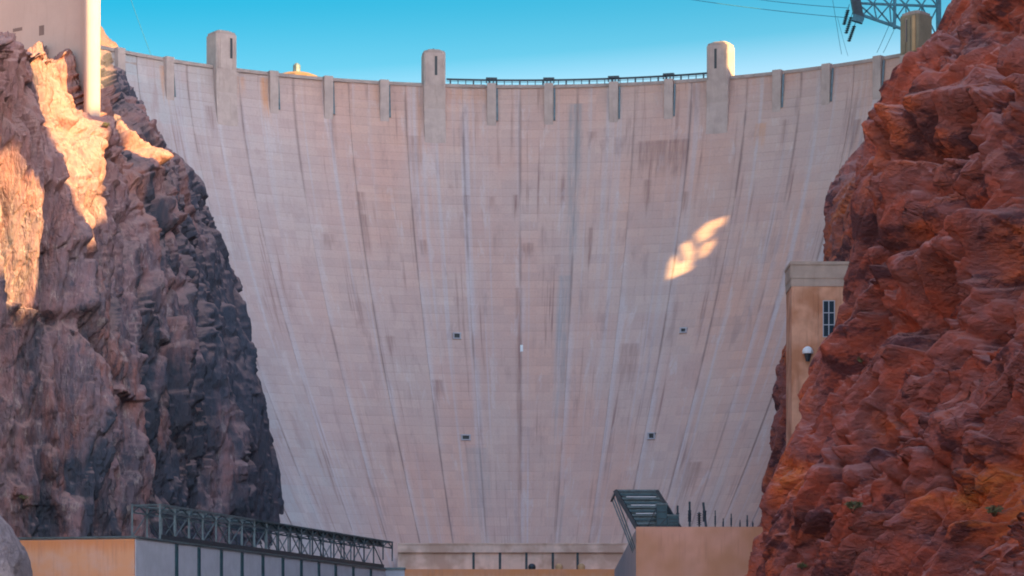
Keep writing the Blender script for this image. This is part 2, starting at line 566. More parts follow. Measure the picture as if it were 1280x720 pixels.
def rock_mat(name, cols, rot, stretch, scale=1.0, varnish=0.3, varnish_col=(0.035, 0.03, 0.035), pale=None, dust_highlight=None, left=False):
    m, t, bs = new_mat(name)
    ob = t.node('ShaderNodeTexCoord').outputs['Object']
    al = t.mapping(ob, rot=rot, scale=stretch)
    warp = t.noise(ob, 0.05 * scale, 3)
    n1 = t.noise(al, 0.035 * scale, 5, 0.62, 0.6)
    n2 = t.noise(al, 0.14 * scale, 5, 0.65, 0.3)
    n3 = t.noise(al, 0.7 * scale, 5, 0.7)
    c = t.ramp(t.math('ADD', t.math('MULTIPLY', n1, 0.65), t.math('MULTIPLY', n2, 0.35)), [
        (0.30, cols[0]), (0.42, cols[1]), (0.50, cols[2]), (0.58, cols[3]), (0.70, cols[4])])
    c = t.mix(t.math('MULTIPLY', t.smooth(n3, 0.35, 0.7), 0.45), c, tuple(0.55 * x for x in cols[2]))
    c = t.mix(t.math('MULTIPLY', t.smooth(n3, 0.55, 0.8), 0.30), c, tuple(min(1, 1.7 * x) for x in cols[3]))
    vs = t.noise(t.mapping(ob, scale=(1, 1, 0.22)) if left or not dust_highlight else al, 0.12 * scale, 5, 0.7)
    c = t.mix(t.math('MULTIPLY', t.smooth(vs, 0.51, 0.61), varnish), c, varnish_col)
    if pale:
        c = t.mix(t.math('MULTIPLY', t.smooth(t.noise(al, 0.45 * scale, 5, 0.75), 0.54, 0.66), 0.55), c, pale)
        c = t.mix(t.math('MULTIPLY', t.smooth(t.noise(al, 0.30 * scale, 5, 0.75, 0.5), 0.47, 0.36), 0.7), c, varnish_col)
    if left:
        so = t.node('ShaderNodeSeparateXYZ', {0: ob})
        wz = t.math('ADD', so.outputs[2], t.math('MULTIPLY', t.math('SUBTRACT', n1, 0.5), 90.0))
        # redder band of rock above, dark blue-black varnish sheets on the far lower buttress
        c = t.mix(t.math('MULTIPLY', t.smooth(wz, 95.0, 150.0), 0.55), c, (0.36, 0.145, 0.11))
        vb = t.noise(t.mapping(ob, scale=(1, 1, 0.35), loc=(3, 1, 0)), 0.035, 5, 0.6)
        reach = t.math('ADD', vb, t.math('MULTIPLY', t.smooth(so.outputs[1], 700.0, 900.0), 0.17))
        reach = t.math('ADD', reach, t.math('MULTIPLY', t.smooth(so.outputs[2], 130.0, 60.0), 0.07))
        c = t.mix(t.math('MULTIPLY', t.smooth(reach, 0.54, 0.64), 0.88), c, (0.032, 0.048, 0.07))
    if dust_highlight:  # pale dust on up-facing ledges, brightened to paint highlights there
        gn = t.node('ShaderNodeNewGeometry').outputs['Normal']
        gz = t.node('ShaderNodeSeparateXYZ', {0: gn}).outputs[2]
        gz = t.math('ADD', gz, t.math('MULTIPLY', t.math('SUBTRACT', n2, 0.5), 0.9))
        c = t.mix(t.math('MULTIPLY', t.smooth(gz, 0.2, 0.75), 0.5), c, dust_highlight)
    t.set(bs.inputs['Base Color'], c)
    bs.inputs['Roughness'].default_value = 0.88
    bs.inputs['Specular IOR Level'].default_value = 0.3
    warp_v = t.node('ShaderNodeVectorMath', {0: al, 1: t.node('ShaderNodeTexNoise', {'Vector': ob, 'Scale': 0.22, 'Detail': 5.0}).outputs['Color']}, operation='ADD').outputs[0]
    v1 = t.node('ShaderNodeTexVoronoi', {'Vector': warp_v, 'Scale': 0.55 * scale}, feature='DISTANCE_TO_EDGE').outputs['Distance']
    v2 = t.node('ShaderNodeTexVoronoi', {'Vector': warp_v, 'Scale': 1.5 * scale}, feature='F1').outputs['Distance']
    crack = t.math('MULTIPLY', t.smooth(v1, 0.0, 0.05), t.math('MULTIPLY', t.smooth(n2, 0.50, 0.62), 0.22))
    hh = t.math('ADD', t.math('ADD', crack, t.math('MULTIPLY', v2, -0.18)), t.noise(al, 0.6 * scale, 6, 0.7))
    t.set(bs.inputs['Normal'], t.node('ShaderNodeBump', {'Height': hh, 'Strength': 1.0, 'Distance': 1.2}))
    return m


M_RED = rock_mat('red_rock', [(0.17, 0.07, 0.08), (0.54, 0.12, 0.07), (0.36, 0.135, 0.125), (0.66, 0.15, 0.06), (0.76, 0.26, 0.045)],
                 (0.0, math.radians(-50), 0.0), (0.5, 0.6, 1.0), 1.0, 0.8, (0.065, 0.03, 0.042), dust_highlight=(0.58, 0.27, 0.23))
M_MAUVE = rock_mat('mauve_rock', [(0.11, 0.10, 0.13), (0.31, 0.165, 0.165), (0.22, 0.155, 0.175), (0.34, 0.15, 0.13), (0.40, 0.26, 0.20)],
                   (0.0, math.radians(14), 0.0), (1.0, 1.0, 0.4), 1.0, 0.5, (0.05, 0.06, 0.085), pale=(0.46, 0.36, 0.33), dust_highlight=(0.42, 0.26, 0.23), left=True)
M_FAR = rock_mat('far_rock', [(0.12, 0.08, 0.08), (0.2, 0.1, 0.09), (0.16, 0.1, 0.1), (0.25, 0.12, 0.08), (0.25, 0.13, 0.09)],
                 (0, 0, 0), (1, 1, 0.6), 0.6, 0.3)


def foliage_mat():
    m, t, bs = new_mat('desert_leaf')
    ob = t.node('ShaderNodeTexCoord').outputs['Object']
    t.set(bs.inputs['Base Color'], t.mix(t.noise(ob, 3.0), (0.09, 0.10, 0.045), (0.20, 0.18, 0.08)))
    bs.inputs['Roughness'].default_value = 0.8
    return m


M_LEAF = foliage_mat()
M_STEM, _t, _b = new_mat('dry_stem')
_b.inputs['Base Color'].default_value = (0.12, 0.08, 0.05, 1)


# ------------------------------------------------------------------ cliffs
def crspline(n_out, knots, vals):
    """Catmull-Rom through vals (k, ...) at integer knots, resampled to n_out by given knot positions"""
    k = len(vals)
    s = np.interp(np.linspace(0, 1, n_out), knots, np.arange(k))
    i = np.clip(np.floor(s).astype(int), 0, k - 2)
    f = (s - i)
    g = lambda j: vals[np.clip(j, 0, k - 1)]
    sh = (-1,) + (1,) * (vals.ndim - 1)
    f = f.reshape(sh)
    p0, p1, p2, p3 = g(i - 1), g(i), g(i + 1), g(i + 2)
    m1 = (p2 - p0) * 0.4
    m2 = (p3 - p1) * 0.4
    f2, f3 = f * f, f * f * f
    return (2 * f3 - 3 * f2 + 1) * p1 + (f3 - 2 * f2 + f) * m1 + (-2 * f3 + 3 * f2) * p2 + (f3 - f2) * m2


def loft(net, nr, nc, rk, ck):
    """net (rows, cols, 3) -> grid (nr, nc, 3)"""
    a = crspline(nr, rk, net)
    b = crspline(nc, ck, np.swapaxes(a, 0, 1))
    return np.swapaxes(b, 0, 1)


def grid_normals(g):
    du = np.gradient(g, axis=1)
    dv = np.gradient(g, axis=0)
    n = np.cross(du, dv)
    ln = np.linalg.norm(n, axis=2, keepdims=True)
    return n / np.maximum(ln, 1e-9)


def grid_mesh(name, g, mat, mask=None):
    nr, nc = g.shape[:2]
    idx = np.arange(nr * nc).reshape(nr, nc)
    q = np.stack((idx[:-1, :-1], idx[:-1, 1:], idx[1:, 1:], idx[1:, :-1]), -1).reshape(-1, 4)
    me = bpy.data.meshes.new(name)
    me.vertices.add(nr * nc)
    me.vertices.foreach_set('co', g.astype(np.float32).ravel())
    me.loops.add(q.size)
    me.loops.foreach_set('vertex_index', q.astype(np.int32).ravel())
    me.polygons.add(len(q))
    me.polygons.foreach_set('loop_start', np.arange(0, q.size, 4, dtype=np.int32))
    me.polygons.foreach_set('loop_total', np.full(len(q), 4, dtype=np.int32))
    me.update(calc_edges=True)
    me.validate()
    o = bpy.data.objects.new(name, me)
    COL.objects.link(o)
    me.materials.append(mat)
    return o


def smoothed(n, k=25):
    """box-blur a grid of normals so displacement does not fold"""
    a = n.copy()
    for ax in (0, 1):
        kk = min(k, a.shape[ax] // 4)
        pad = [(0, 0)] * 3
        pad[ax] = (kk, kk)
        b = np.pad(a, pad, mode='edge')
        c = np.cumsum(b, axis=ax)
        hi = np.take(c, np.arange(2 * kk, b.shape[ax]), axis=ax)
        lo = np.take(c, np.arange(0, b.shape[ax] - 2 * kk), axis=ax)
        a = (hi - lo) / (2 * kk)
    return a / np.maximum(np.linalg.norm(a, axis=2, keepdims=True), 1e-9)


def rock_left(p):
    z = p[:, 2]
    lean = 0.22 * z                       # strata lean down to the right
    x, y = p[:, 0], p[:, 1] - 0.9 * lean
    W = np.stack((x, y, z), 1)
    wob = fbm(p / 16.0, 2, 90)[:, None]
    d = 4.0 * ridged(W * np.array((1, 1, 0.22)) / 40.0, 2, 3)
    f1 = facets(W * np.array((1.0, 1.0, 0.17)) / 12.0 + 0.16 * wob, 11, 1.7, 220.0)
    f2 = facets(W * np.array((1.0, 1.0, 0.22)) / 4.6 + 0.10 * wob, 21, 1.6, 200.0)
    f3 = facets(W * np.array((1.0, 1.0, 0.4)) / 1.8, 31, 1.2)
    d += 5.0 * f1 + 1.7 * f2 + 0.45 * f3
    for (sc_, wd_, dp_, sd_) in ((11.0, 0.05, 2.4, 201), (5.0, 0.06, 1.1, 202)):
        d -= dp_ * np.exp(-(vnoise(W * np.array((1.0, 1.0, 0.14)) / sc_, sd_) / wd_) ** 2)
    d += 0.35 * fbm(W * np.array((1.0, 1.0, 0.5)) / 3.0, 4, 51)
    d += 1.0 * ridged(W * np.array((1.0, 1.0, 0.14)) / 6.0, 4, 61) + 0.5 * ridged(W * np.array((1.0, 1.0, 0.2)) / 2.4, 3, 63)
    return d


def make_left_cliff():
    sil = [(118, 60), (134, 78), (160, 130), (190, 165), (243, 225), (252, 262), (277, 320), (303, 405), (326, 500), (336, 580), (338, 650), (342, 760), (345, 900)]
    k = len(sil)
    rows = []
    for j, (sx, sy) in enumerate(sil):
        h = j / (k - 1.0)
        rim_l = 58
        y0 = rim_l + (sy - sil[0][1]) * (900 - rim_l) / (900 - sil[0][1])
        ysil = 903 - 25 * h
        row = [P(-420, y0 * 0.92 - 30, 560 - 20 * h), P(-130, y0 * 0.96 - 12, 625 - 25 * h), P(-70 * h, y0, 692 - 8 * h),
               P(0.30 * sx, y0 + 0.25 * (sy - y0) + (8 if j == 0 else 0), 718 - 10 * h),
               P(0.66 * sx, y0 + 0.6 * (sy - y0) + (14 if j == 0 else 0), 790 - 20 * h),
               P(sx, sy, ysil), P(sx + 6, sy, ysil + 18), P(sx - 90, sy, ysil + 75)]
        rows.append(row)
    net = np.array(rows)
    # plateau going back from the rim
    back = net[0].copy() + np.array((-30.0, 22.0, 1.5))
    back2 = net[0].copy() + np.array((-110.0, 70.0, 14.0))
    net = np.concatenate((back2[None], back[None], net), 0)
    rk = [0, 0.03] + list(0.07 + 0.93 * np.linspace(0, 1, k))
    ck = [0, 0.07, 0.17, 0.33, 0.56, 0.86, 0.90, 1.0]
    nr, nc = 620, 560
    g = loft(net, nr, nc, rk, ck)
    nrm = smoothed(grid_normals(g), 40)
    if nrm[nr // 2, nc // 2, 0] < 0:
        nrm = -nrm
    p = g.reshape(-1, 3)
    d = rock_left(p).reshape(nr, nc)
    d -= d.mean() + 0.5
    cf = np.linspace(0, 1, nc)
    d = d * np.interp(cf, [0, 0.62, 0.86, 1.0], [1, 1, 0.5, 0.5])[None, :] * np.interp(np.linspace(0, 1, nr), [0, 0.05, 0.14, 1], [0.35, 0.45, 1, 1])[:, None] - np.interp(cf, [0.6, 0.86, 1], [0, 1.6, 1.6])[None, :]
    # ridges and gullies seen in the photograph, in (column, row) of the face
    px = 640 + F * g[..., 0] / g[..., 1]
    py = HOR - F * g[..., 2] / g[..., 1]

    def ridge(x0, y0, x1, y1, wd, amp):
        dx, dy = x1 - x0, y1 - y0
        L2 = dx * dx + dy * dy
        t = np.clip(((px - x0) * dx + (py - y0) * dy) / L2, 0, 1)
        dist = np.hypot(px - x0 - t * dx, py - y0 - t * dy)
        return amp * np.exp(-(dist / wd) ** 2)

    d += ridge(4, 170, 40, 380, 16, 4.5)
    d += ridge(112, 110, 92, 300, 10, 3.5)
    d += ridge(150, 90, 178, 215, 12, 4.0)
    d += ridge(60, 240, 78, 620, 9, -4.0)
    d += ridge(88, 400, 135, 480, 10, -6.0)
    d += ridge(195, 260, 300, 640, 14, 2.0)
    d += ridge(150, 280, 210, 620, 12, -3.5)
    d += ridge(130, 150, 170, 270, 8, -3.0)
    lim = np.exp(-((py - np.interp(py, [0], [0])) * 0))
    g2 = g + nrm * d[..., None]
    o = grid_mesh('cliff', g2, M_MAUVE)
    structure(o)
    return o


def rock_right(p, tdir, amp=1.0):
    a = p @ tdir                      # metres along the face
    z = p[:, 2]
    nrm = np.cross(tdir, (0, 0, 1.0))
    b = p @ nrm
    ph = math.radians(45)
    al = a * math.cos(ph) + z * math.sin(ph)      # along the ledges (up to the right)
    ac = -a * math.sin(ph) + z * math.cos(ph)     # across them
    L = np.stack((al, ac, b), 1)
    wob = fbm(L / 18.0, 2, 5)[:, None]
    d = 4.0 * ridged(L * np.array((0.22, 1.0, 0.5)) / 34.0, 2, 8)
    # ledges: each bed steps out and breaks off in an overhang, here more, there less
    m = ac / 15.0 + 0.45 * wob[:, 0]
    sw = m - np.floor(m)
    amp1 = np.clip(0.6 + 1.2 * vnoise(L * np.array((0.45, 1, 1)) / 13.0, 71), 0, 1.6)
    d += 4.6 * amp1 * sw ** 1.1 * (1 - np.clip((sw - 0.88) / 0.08, 0, 1))
    f1 = facets(L * np.array((0.20, 1.0, 0.7)) / 11.0 + 0.07 * wob, 41, 1.8, 260.0)
    f2 = facets(L * np.array((0.24, 1.0, 0.8)) / 4.4 + 0.04 * wob, 61, 1.8, 220.0)
    f3 = facets(L * np.array((0.40, 1.0, 0.8)) / 1.7, 81, 1.5, 120.0)
    d += 5.2 * f1 + 2.0 * f2 + 0.55 * f3
    for (sc_, wd_, dp_, sd_, an_) in ((11.0, 0.045, 4.2, 211, (0.15, 1.0, 0.6)), (5.0, 0.05, 2.0, 212, (0.16, 1.0, 0.6))):
        d -= dp_ * np.exp(-(vnoise(L * np.array(an_) / sc_, sd_) / wd_) ** 2)
    # upright cracks
    d -= 2.0 * np.exp(-(vnoise(np.stack((a, z * 0.12, b * 0.5), 1) / 10.0, 213) / 0.035) ** 2)
    d += 0.18 * fbm(L * np.array((0.5, 1.0, 1.0)) / 2.0, 4, 52)
    d += 0.35 * ridged(L * np.array((0.16, 1.0, 0.6)) / 6.0, 4, 64) + 0.25 * ridged(L * np.array((0.2, 1.0, 0.6)) / 2.3, 3, 65)
    pit = vnoise(L * np.array((0.5, 1.0, 0.8)) / 2.4, 97)
    d -= 2.2 * np.clip((pit - 0.36) / 0.14, 0, 1)
    # deep hollows under some ledges
    hol = vnoise(L * np.array((0.45, 1.0, 0.7)) / 8.0, 99)
    d -= 6.5 * np.clip((hol - 0.34) / 0.16, 0, 1)
    return d * amp


def make_right_cliff():
    sil = [(1216, -40), (1194, 0), (1172, 42), (1132, 74), (1106, 122), (1086, 190), (1070, 232), (1058, 330), (1044, 392), (1019, 440), (994, 510), (974, 560), (954, 612), (940, 670), (924, 722), (890, 800), (860, 880)]
    k = len(sil)
    rows = []
    for j, (sx, sy) in enumerate(sil):
        h = j / (k - 1.0)
        ys = 545 - 15 * h
        wdt = 1290 - sx
        yr = 505 - 90 * h
        row = [P(sx + 70, sy + 2, ys + 62), P(sx - 3, sy, ys + 14), P(sx, sy, ys),
               P(sx + 0.33 * wdt, sy, ys + (yr - ys) * 0.27),
               P(sx + 0.66 * wdt, sy, ys + (yr - ys) * 0.62), P(1290, sy, yr),
               P(1460, sy - 25 * (1 - h), yr - 45 - 10 * h), P(1900, sy - 60 * (1 - h), yr - 120)]
        rows.append(row)
    net = np.array(rows)
    top = net[0] + np.array((28.0, 12.0, 10.0))
    top2 = net[0] + np.array((90.0, 50.0, 26.0))
    net = np.concatenate((top2[None], top[None], net), 0)
    rk = [0, 0.03] + list(0.07 + 0.93 * np.linspace(0, 1, k))
    ck = [0, 0.04, 0.08, 0.29, 0.51, 0.72, 0.90, 1.0]
    nr, nc = 700, 660
    g = loft(net, nr, nc, rk, ck)
    nrm = smoothed(grid_normals(g), 40)
    if nrm[nr // 2, nc // 2, 0] > 0:
        nrm = -nrm
    tdir = np.array((0.42, -0.90, 0))
    tdir /= np.linalg.norm(tdir)
    d = rock_right(g.reshape(-1, 3), tdir).reshape(nr, nc)
    d -= d.mean() + 1.0
    cf = np.linspace(0, 1, nc)
    d = d * np.interp(cf, [0, 0.08, 0.31, 1], [0.36, 0.40, 1.1, 1.1])[None, :] - np.interp(cf, [0, 0.08, 0.31, 1], [2.3, 2.3, 0, 0])[None, :]
    px = 640 + F * g[..., 0] / g[..., 1]
    py = HOR - F * g[..., 2] / g[..., 1]

    def ridge(x0, y0, x1, y1, wd, amp):
        dx, dy = x1 - x0, y1 - y0
        t = np.clip(((px - x0) * dx + (py - y0) * dy) / (dx * dx + dy * dy), 0, 1)
        dist = np.hypot(px - x0 - t * dx, py - y0 - t * dy)
        return amp * np.exp(-(dist / wd) ** 2)

    d += ridge(1165, 218, 1265, 188, 8, -9.0) + ridge(1150, 192, 1280, 120, 13, 6.0)
    d += ridge(1112, 292, 1142, 345, 10, -8.0) + ridge(1085, 330, 1150, 240, 10, 3.0)
    d += ridge(1150, 330, 1240, 265, 9, -5.5) + ridge(1140, 370, 1275, 280, 16, 4.0)
    d += ridge(1075, 455, 1135, 405, 8, -7.0) + ridge(1040, 440, 1110, 360, 12, 3.0)
    d += ridge(1066, 520, 1068, 640, 4, -6.0) + ridge(1200, 505, 1192, 610, 4, -4.0)
    d += ridge(1100, 640, 1185, 545, 5, -5.0) + ridge(1060, 715, 1215, 545, 26, 3.5)
    d += ridge(1205, 40, 1250, 30, 6, -3.5) + ridge(1220, 420, 1280, 395, 7, -4.5) + ridge(1020, 590, 1060, 540, 6, -3.0)
    g2 = g + nrm * d[..., None]
    o = grid_mesh('cliff', g2, M_RED)
    structure(o)
    return o


def make_mid_cliff():
    """the right canyon wall further back, where the dam meets it"""
    sil = [(1135, 112), (1122, 118), (1100, 132), (1082, 190), (1050, 228), (1033, 270), (1030, 330), (1000, 400), (979, 445), (976, 520), (962, 600), (946, 680), (930, 780), (915, 880)]
    k = len(sil)
    rows = []
    for j, (sx, sy) in enumerate(sil):
        h = j / (k - 1.0)
        ys = 868 - 18 * h
        rows.append([P(sx + 60, sy + 90 * (1 - h), ys + 75), P(sx + 1, sy, ys + 12), P(sx, sy, ys), P(sx + 45, sy, ys - 70), P(sx + 130, sy, ys - 130), P(sx + 420, sy - 20, ys - 190)])
    net = np.array(rows)
    top = net[0] + np.array((30.0, 10.0, 3.0))
    net = np.concatenate((top[None], net), 0)
    rk = [0] + list(0.05 + 0.95 * np.linspace(0, 1, k))
    ck = [0, 0.15, 0.22, 0.5, 0.75, 1.0]
    nr, nc = 330, 220
    g = loft(net, nr, nc, rk, ck)
    nrm = smoothed(grid_normals(g), 20)
    if nrm[nr // 2, nc // 2, 0] > 0:
        nrm = -nrm
    d = 0.36 * rock_right(g.reshape(-1, 3), np.array((0.45, -0.893, 0)), 1.0).reshape(nr, nc)
    d -= d.mean() + 1.0
    o = grid_mesh('cliff', g + nrm * d[..., None], M_RED)
    structure(o)
    return o


LEFT = make_left_cliff()
RIGHT = make_right_cliff()
MID = make_mid_cliff()


def corner_boulder():
    n1, n2 = 90, 60
    c = P(-30, 762, 575)
    la = np.linspace(-1.4, 1.4, n2)[:, None]
    lo = np.linspace(0, 2 * math.pi, n1)[None, :]
    r = np.stack((11.8 * np.cos(la) * np.cos(lo), 14.0 * np.cos(la) * np.sin(lo), 19.5 * np.sin(la) * np.ones_like(lo)), 2)
    p = (r + c).reshape(-1, 3)
    k = 1 + 0.05 * facets(p / 7.0, 301, 1.5, 90.0) + 0.02 * fbm(p / 2.0, 3, 302)
    g = r * k.reshape(n2, n1)[..., None]
    g[:, -1] = g[:, 0]
    o = grid_mesh('boulder', g, M_PALE)
    o.location = tuple(c)
    tag(o, 'big pale grey rock slab in the lower left corner before the orange wall', 'rock')


M_PALE = rock_mat('pale_rock', [(0.20, 0.17, 0.19), (0.34, 0.27, 0.28), (0.30, 0.24, 0.25), (0.38, 0.30, 0.29), (0.42, 0.34, 0.31)], (0, 0.3, 0), (1, 1, 0.5), 1.2, 0.3)
corner_boulder()

# rim added out of view on the sun's side, shaped to shade the canyon
S_H = np.array((math.sin(SUN_AZ), math.cos(SUN_AZ), 0.0))
U_H = np.array((-S_H[1], S_H[0], 0.0))
SHADE_RIM = [(100, 120), (300, 160), (400, 195), (440, 215), (458, 290), (465, 288), (468, 282), (474, 276), (480, 273), (484, 278), (486.5, 306), (490, 314), (495, 312), (498, 296), (504, 288), (514, 290), (522, 300), (528, 330),
       (532, 333), (542, 334), (545, 352), (568, 356), (572, 330), (584, 328), (588, 350), (600, 380), (640, 438), (704, 434), (730, 410), (765, 396), (777, 392), (792.6, 370), (793.4, 251),
       (797.6, 249.6), (801.7, 252.2), (805.5, 257.6), (808.9, 264.2), (809.8, 266), (810.2, 352), (819.0, 346), (819.8, 319), (827.6, 317), (829.0, 400), (860, 420), (930, 420), (1100, 350)]


def make_shade_rim():
    us = np.concatenate((np.arange(100, 440, 3.0), np.arange(440, 610, 0.7), np.arange(610, 785, 3.0), np.arange(785, 835, 0.4), np.arange(835, 1100, 3.0)))
    zt = np.interp(us, [r[0] for r in SHADE_RIM], [r[1] for r in SHADE_RIM])
    jag = fbm(np.stack((us / 9.0, us * 0, us * 0 + 4.4), 1), 4, 33) * 4.0
    jag = jag + np.where((us > 450) & (us < 600), 5.0 * fbm(np.stack((us / 2.6, us * 0, us * 0 + 8.4), 1), 3, 35), 0)
    jag = np.where((us > 785) & (us < 835), jag * 0.12, jag)
    zt = zt + jag
    s0 = np.interp(us, [100, 200, 300, 400, 500, 600, 700, 800, 1100], [25, -32, -78, -112, -160, -205, -258, -315, -330])
    prof = [(-46, None, -20.0), (-22, 0.5, 0), (-6, 0.85, 0), (-2.5, 1.0, 0), (2.5, 1.0, 0), (20, 0.9, 0), (70, 0.6, 0), (140, None, -20.0)]
    g = np.zeros((len(prof), len(us), 3))
    for j, (ds, fz, z) in enumerate(prof):
        zz = zt * fz if fz is not None else np.full_like(zt, z)
        g[j] = us[:, None] * U_H + (s0 + ds)[:, None] * S_H
        g[j, :, 2] = zz
        if fz is not None and fz < 1:
            nz = fbm(np.stack((us / 14.0, zz / 14.0, us * 0 + j), 1), 3, 44)
            g[j] += (nz * 5.0)[:, None] * S_H
    g = g[::-1]
    o = grid_mesh('shade_rim', g, M_RED)
    structure(o)
    # slabs over the rim's gaps and bars in the slit, added to shape sun patches
    m = MB()

    def gap_slab(ub, lb, top, s_c):
        for i in range(len(ub) - 1):
            q = []
            for z in (lb, [top] * len(ub)):
                for (k, ds) in ((i, -1.5), (i + 1, -1.5), (i + 1, 1.5), (i, 1.5)):
                    c = ub[k] * U_H + (s_c + ds) * S_H
                    q.append((c[0], c[1], z[k]))
            m.hexa(q)

    s_at = lambda u: float(np.interp(u, [100, 200, 300, 400, 500, 600, 700, 800, 1100], [25, -32, -78, -112, -160, -205, -258, -315, -330]))
    gap_slab((792.5, 794.2, 797.0, 799.9, 803.5, 806.7, 808.9, 811.0), (249.0, 251.2, 257.5, 261.8, 264.4, 267.2, 266.0, 266.0), 372.0, s_at(800))
    gap_slab((440, 456, 462, 466, 470, 473, 476, 480, 484, 488, 492, 496), (240, 295, 306, 314, 309, 312, 303, 306, 298, 304, 318, 316), 352.0, s_at(470))
    for (ua, za, ub_, zb_, wd_) in ((797.2, 247.0, 801.4, 256.5, 0.8), (801.8, 257.0, 803.4, 264.5, 0.9), (802.4, 250.5, 806.6, 262.5, 0.7), (798.4, 255.5, 800.2, 262.0, 0.9), (803.0, 258.5, 806.4, 260.5, 0.7), (798.6, 252.5, 801.6, 252.0, 0.7), (805.8, 256.0, 808.6, 263.0, 0.8)):
        ca, cb_ = ua * U_H + s_at(ua) * S_H, ub_ * U_H + s_at(ub_) * S_H
        m.bar((ca[0], ca[1], za), (cb_[0], cb_[1], zb_), wd_, 0.9)
    structure(m.build('shade_rim', M_RED))


make_shade_rim()


def side_wall(name, pts, h, mat, seed):
    """coarse canyon wall running back past the camera"""
    pts = np.array(pts, float)
    n = 160
    xs = crspline(n, np.linspace(0, 1, len(pts)), pts)
    rows = 40
    g = np.zeros((rows, n, 3))
    for j in range(rows):
        f = j / (rows - 1.0)
        g[j, :, 0] = xs[:, 0] + np.sign(xs[:, 0]) * 45 * f ** 1.5
        g[j, :, 1] = xs[:, 1]
        g[j, :, 2] = -20 + (h + 20) * f
    p = g.reshape(-1, 3)
    g[..., 0] += (8 * ridged(p / 50, 3, seed)).reshape(rows, n)
    structure(grid_mesh(name, g, mat))


side_wall('canyon_wall', [(-150, 600), (-165, 450), (-170, 300), (-175, 100), (-170, -150), (-120, -420)], 125, M_MAUVE, 4)
side_wall('canyon_wall', [(118, 380), (125, 250), (130, 100), (135, -100), (100, -420)], 95, M_RED, 5)

# ------------------------------------------------------------------ ground, water, far hill
_m = MB()
_m.add([(-30000, -30000, -9), (30000, -30000, -9), (30000, 30000, -9), (-30000, 30000, -9)], [(0, 1, 2, 3)])
M_GROUND = concrete('desert_ground', (0.30, 0.19, 0.13), scale=0.01)
structure(_m.build('ground', M_GROUND))
M_WATER, _t, _b = new_mat('river_water')
_b.inputs['Base Color'].default_value = (0.02, 0.06, 0.055, 1)
_b.inputs['Roughness'].default_value = 0.08
_t.set(_b.inputs['Normal'], _t.node('ShaderNodeBump', {'Height': _t.noise(_t.node('ShaderNodeTexCoord').outputs['Object'], 0.6, 4), 'Strength': 0.3, 'Distance': 0.3}))
_m = MB()
_m.add([(-175, -450, -6), (140, -450, -6), (60, 870, -6), (-60, 870, -6)], [(0, 1, 2, 3)])
structure(_m.build('river', M_WATER))
arc = [(PX0 + (DAM_R + 12) * math.sin(t), DAM_C + (DAM_R + 12) * math.cos(t)) for t in np.linspace(-1.2, 1.2, 40)]
_m = MB()
n_arc = len(arc)
_m.add([(x, y, 172) for x, y in arc] + [(700, 1800, 172), (-700, 1800, 172)], [tuple(range(n_arc)) + (n_arc, n_arc + 1)])
structure(_m.build('reservoir_water', M_WATER))


def far_hill():
    n = 70
    xs = np.linspace(-1, 1, n)
    X, Y = np.meshgrid(xs, xs)
    r = np.hypot(X, Y)
    cx, cy = P(112, 0, 1190)[0], 1190.0
    wx = 22.0
    p = np.stack(((cx + X * wx).ravel(), (cy + Y * 70).ravel(), np.zeros(n * n)), 1)
    z = np.where(r < 0.97, 236, 150) + 34 * np.clip(1 - r ** 1.6, 0, 1) + 4 * fbm(p / 9.0, 4, 9).reshape(n, n)
    g = np.stack((p[:, 0].reshape(n, n), p[:, 1].reshape(n, n), z), 2)
    structure(grid_mesh('hill', g, M_FAR))


far_hill()


# ------------------------------------------------------------------ dam
dam = thing('concrete_dam', 'huge curved concrete arch dam filling the canyon between two rock cliffs', 'dam', (0, DAM_C + DAM_R - 84, 0))
DO = tuple(dam.location)
DEPTH = 0.22


def dam_core():
    ths = np.linspace(-1.30, 0.92, 80)
    zs = np.concatenate((np.linspace(-8, 200, 60), [Z_CREST - 0.4]))
    v, f = [], []
    for z in zs:
        for t in ths:
            v.append(dam_pt(t, z, DEPTH))
    nt = len(ths)
    for t in ths:
        v.append((PX0 + (DAM_R + 11) * math.sin(t), DAM_C + (DAM_R + 11) * math.cos(t), Z_CREST - 0.4))
    for t in ths:
        v.append((PX0 + (DAM_R + 11) * math.sin(t), DAM_C + (DAM_R + 11) * math.cos(t), -8))
    R = len(zs) + 2
    for j in range(R - 1):
        for i in range(nt - 1):
            f.append((j * nt + i, j * nt + i + 1, (j + 1) * nt + i + 1, (j + 1) * nt + i))
    o = mesh_obj('core', v, f, M_CAP, dam, DO, smooth=False)


dam_core()


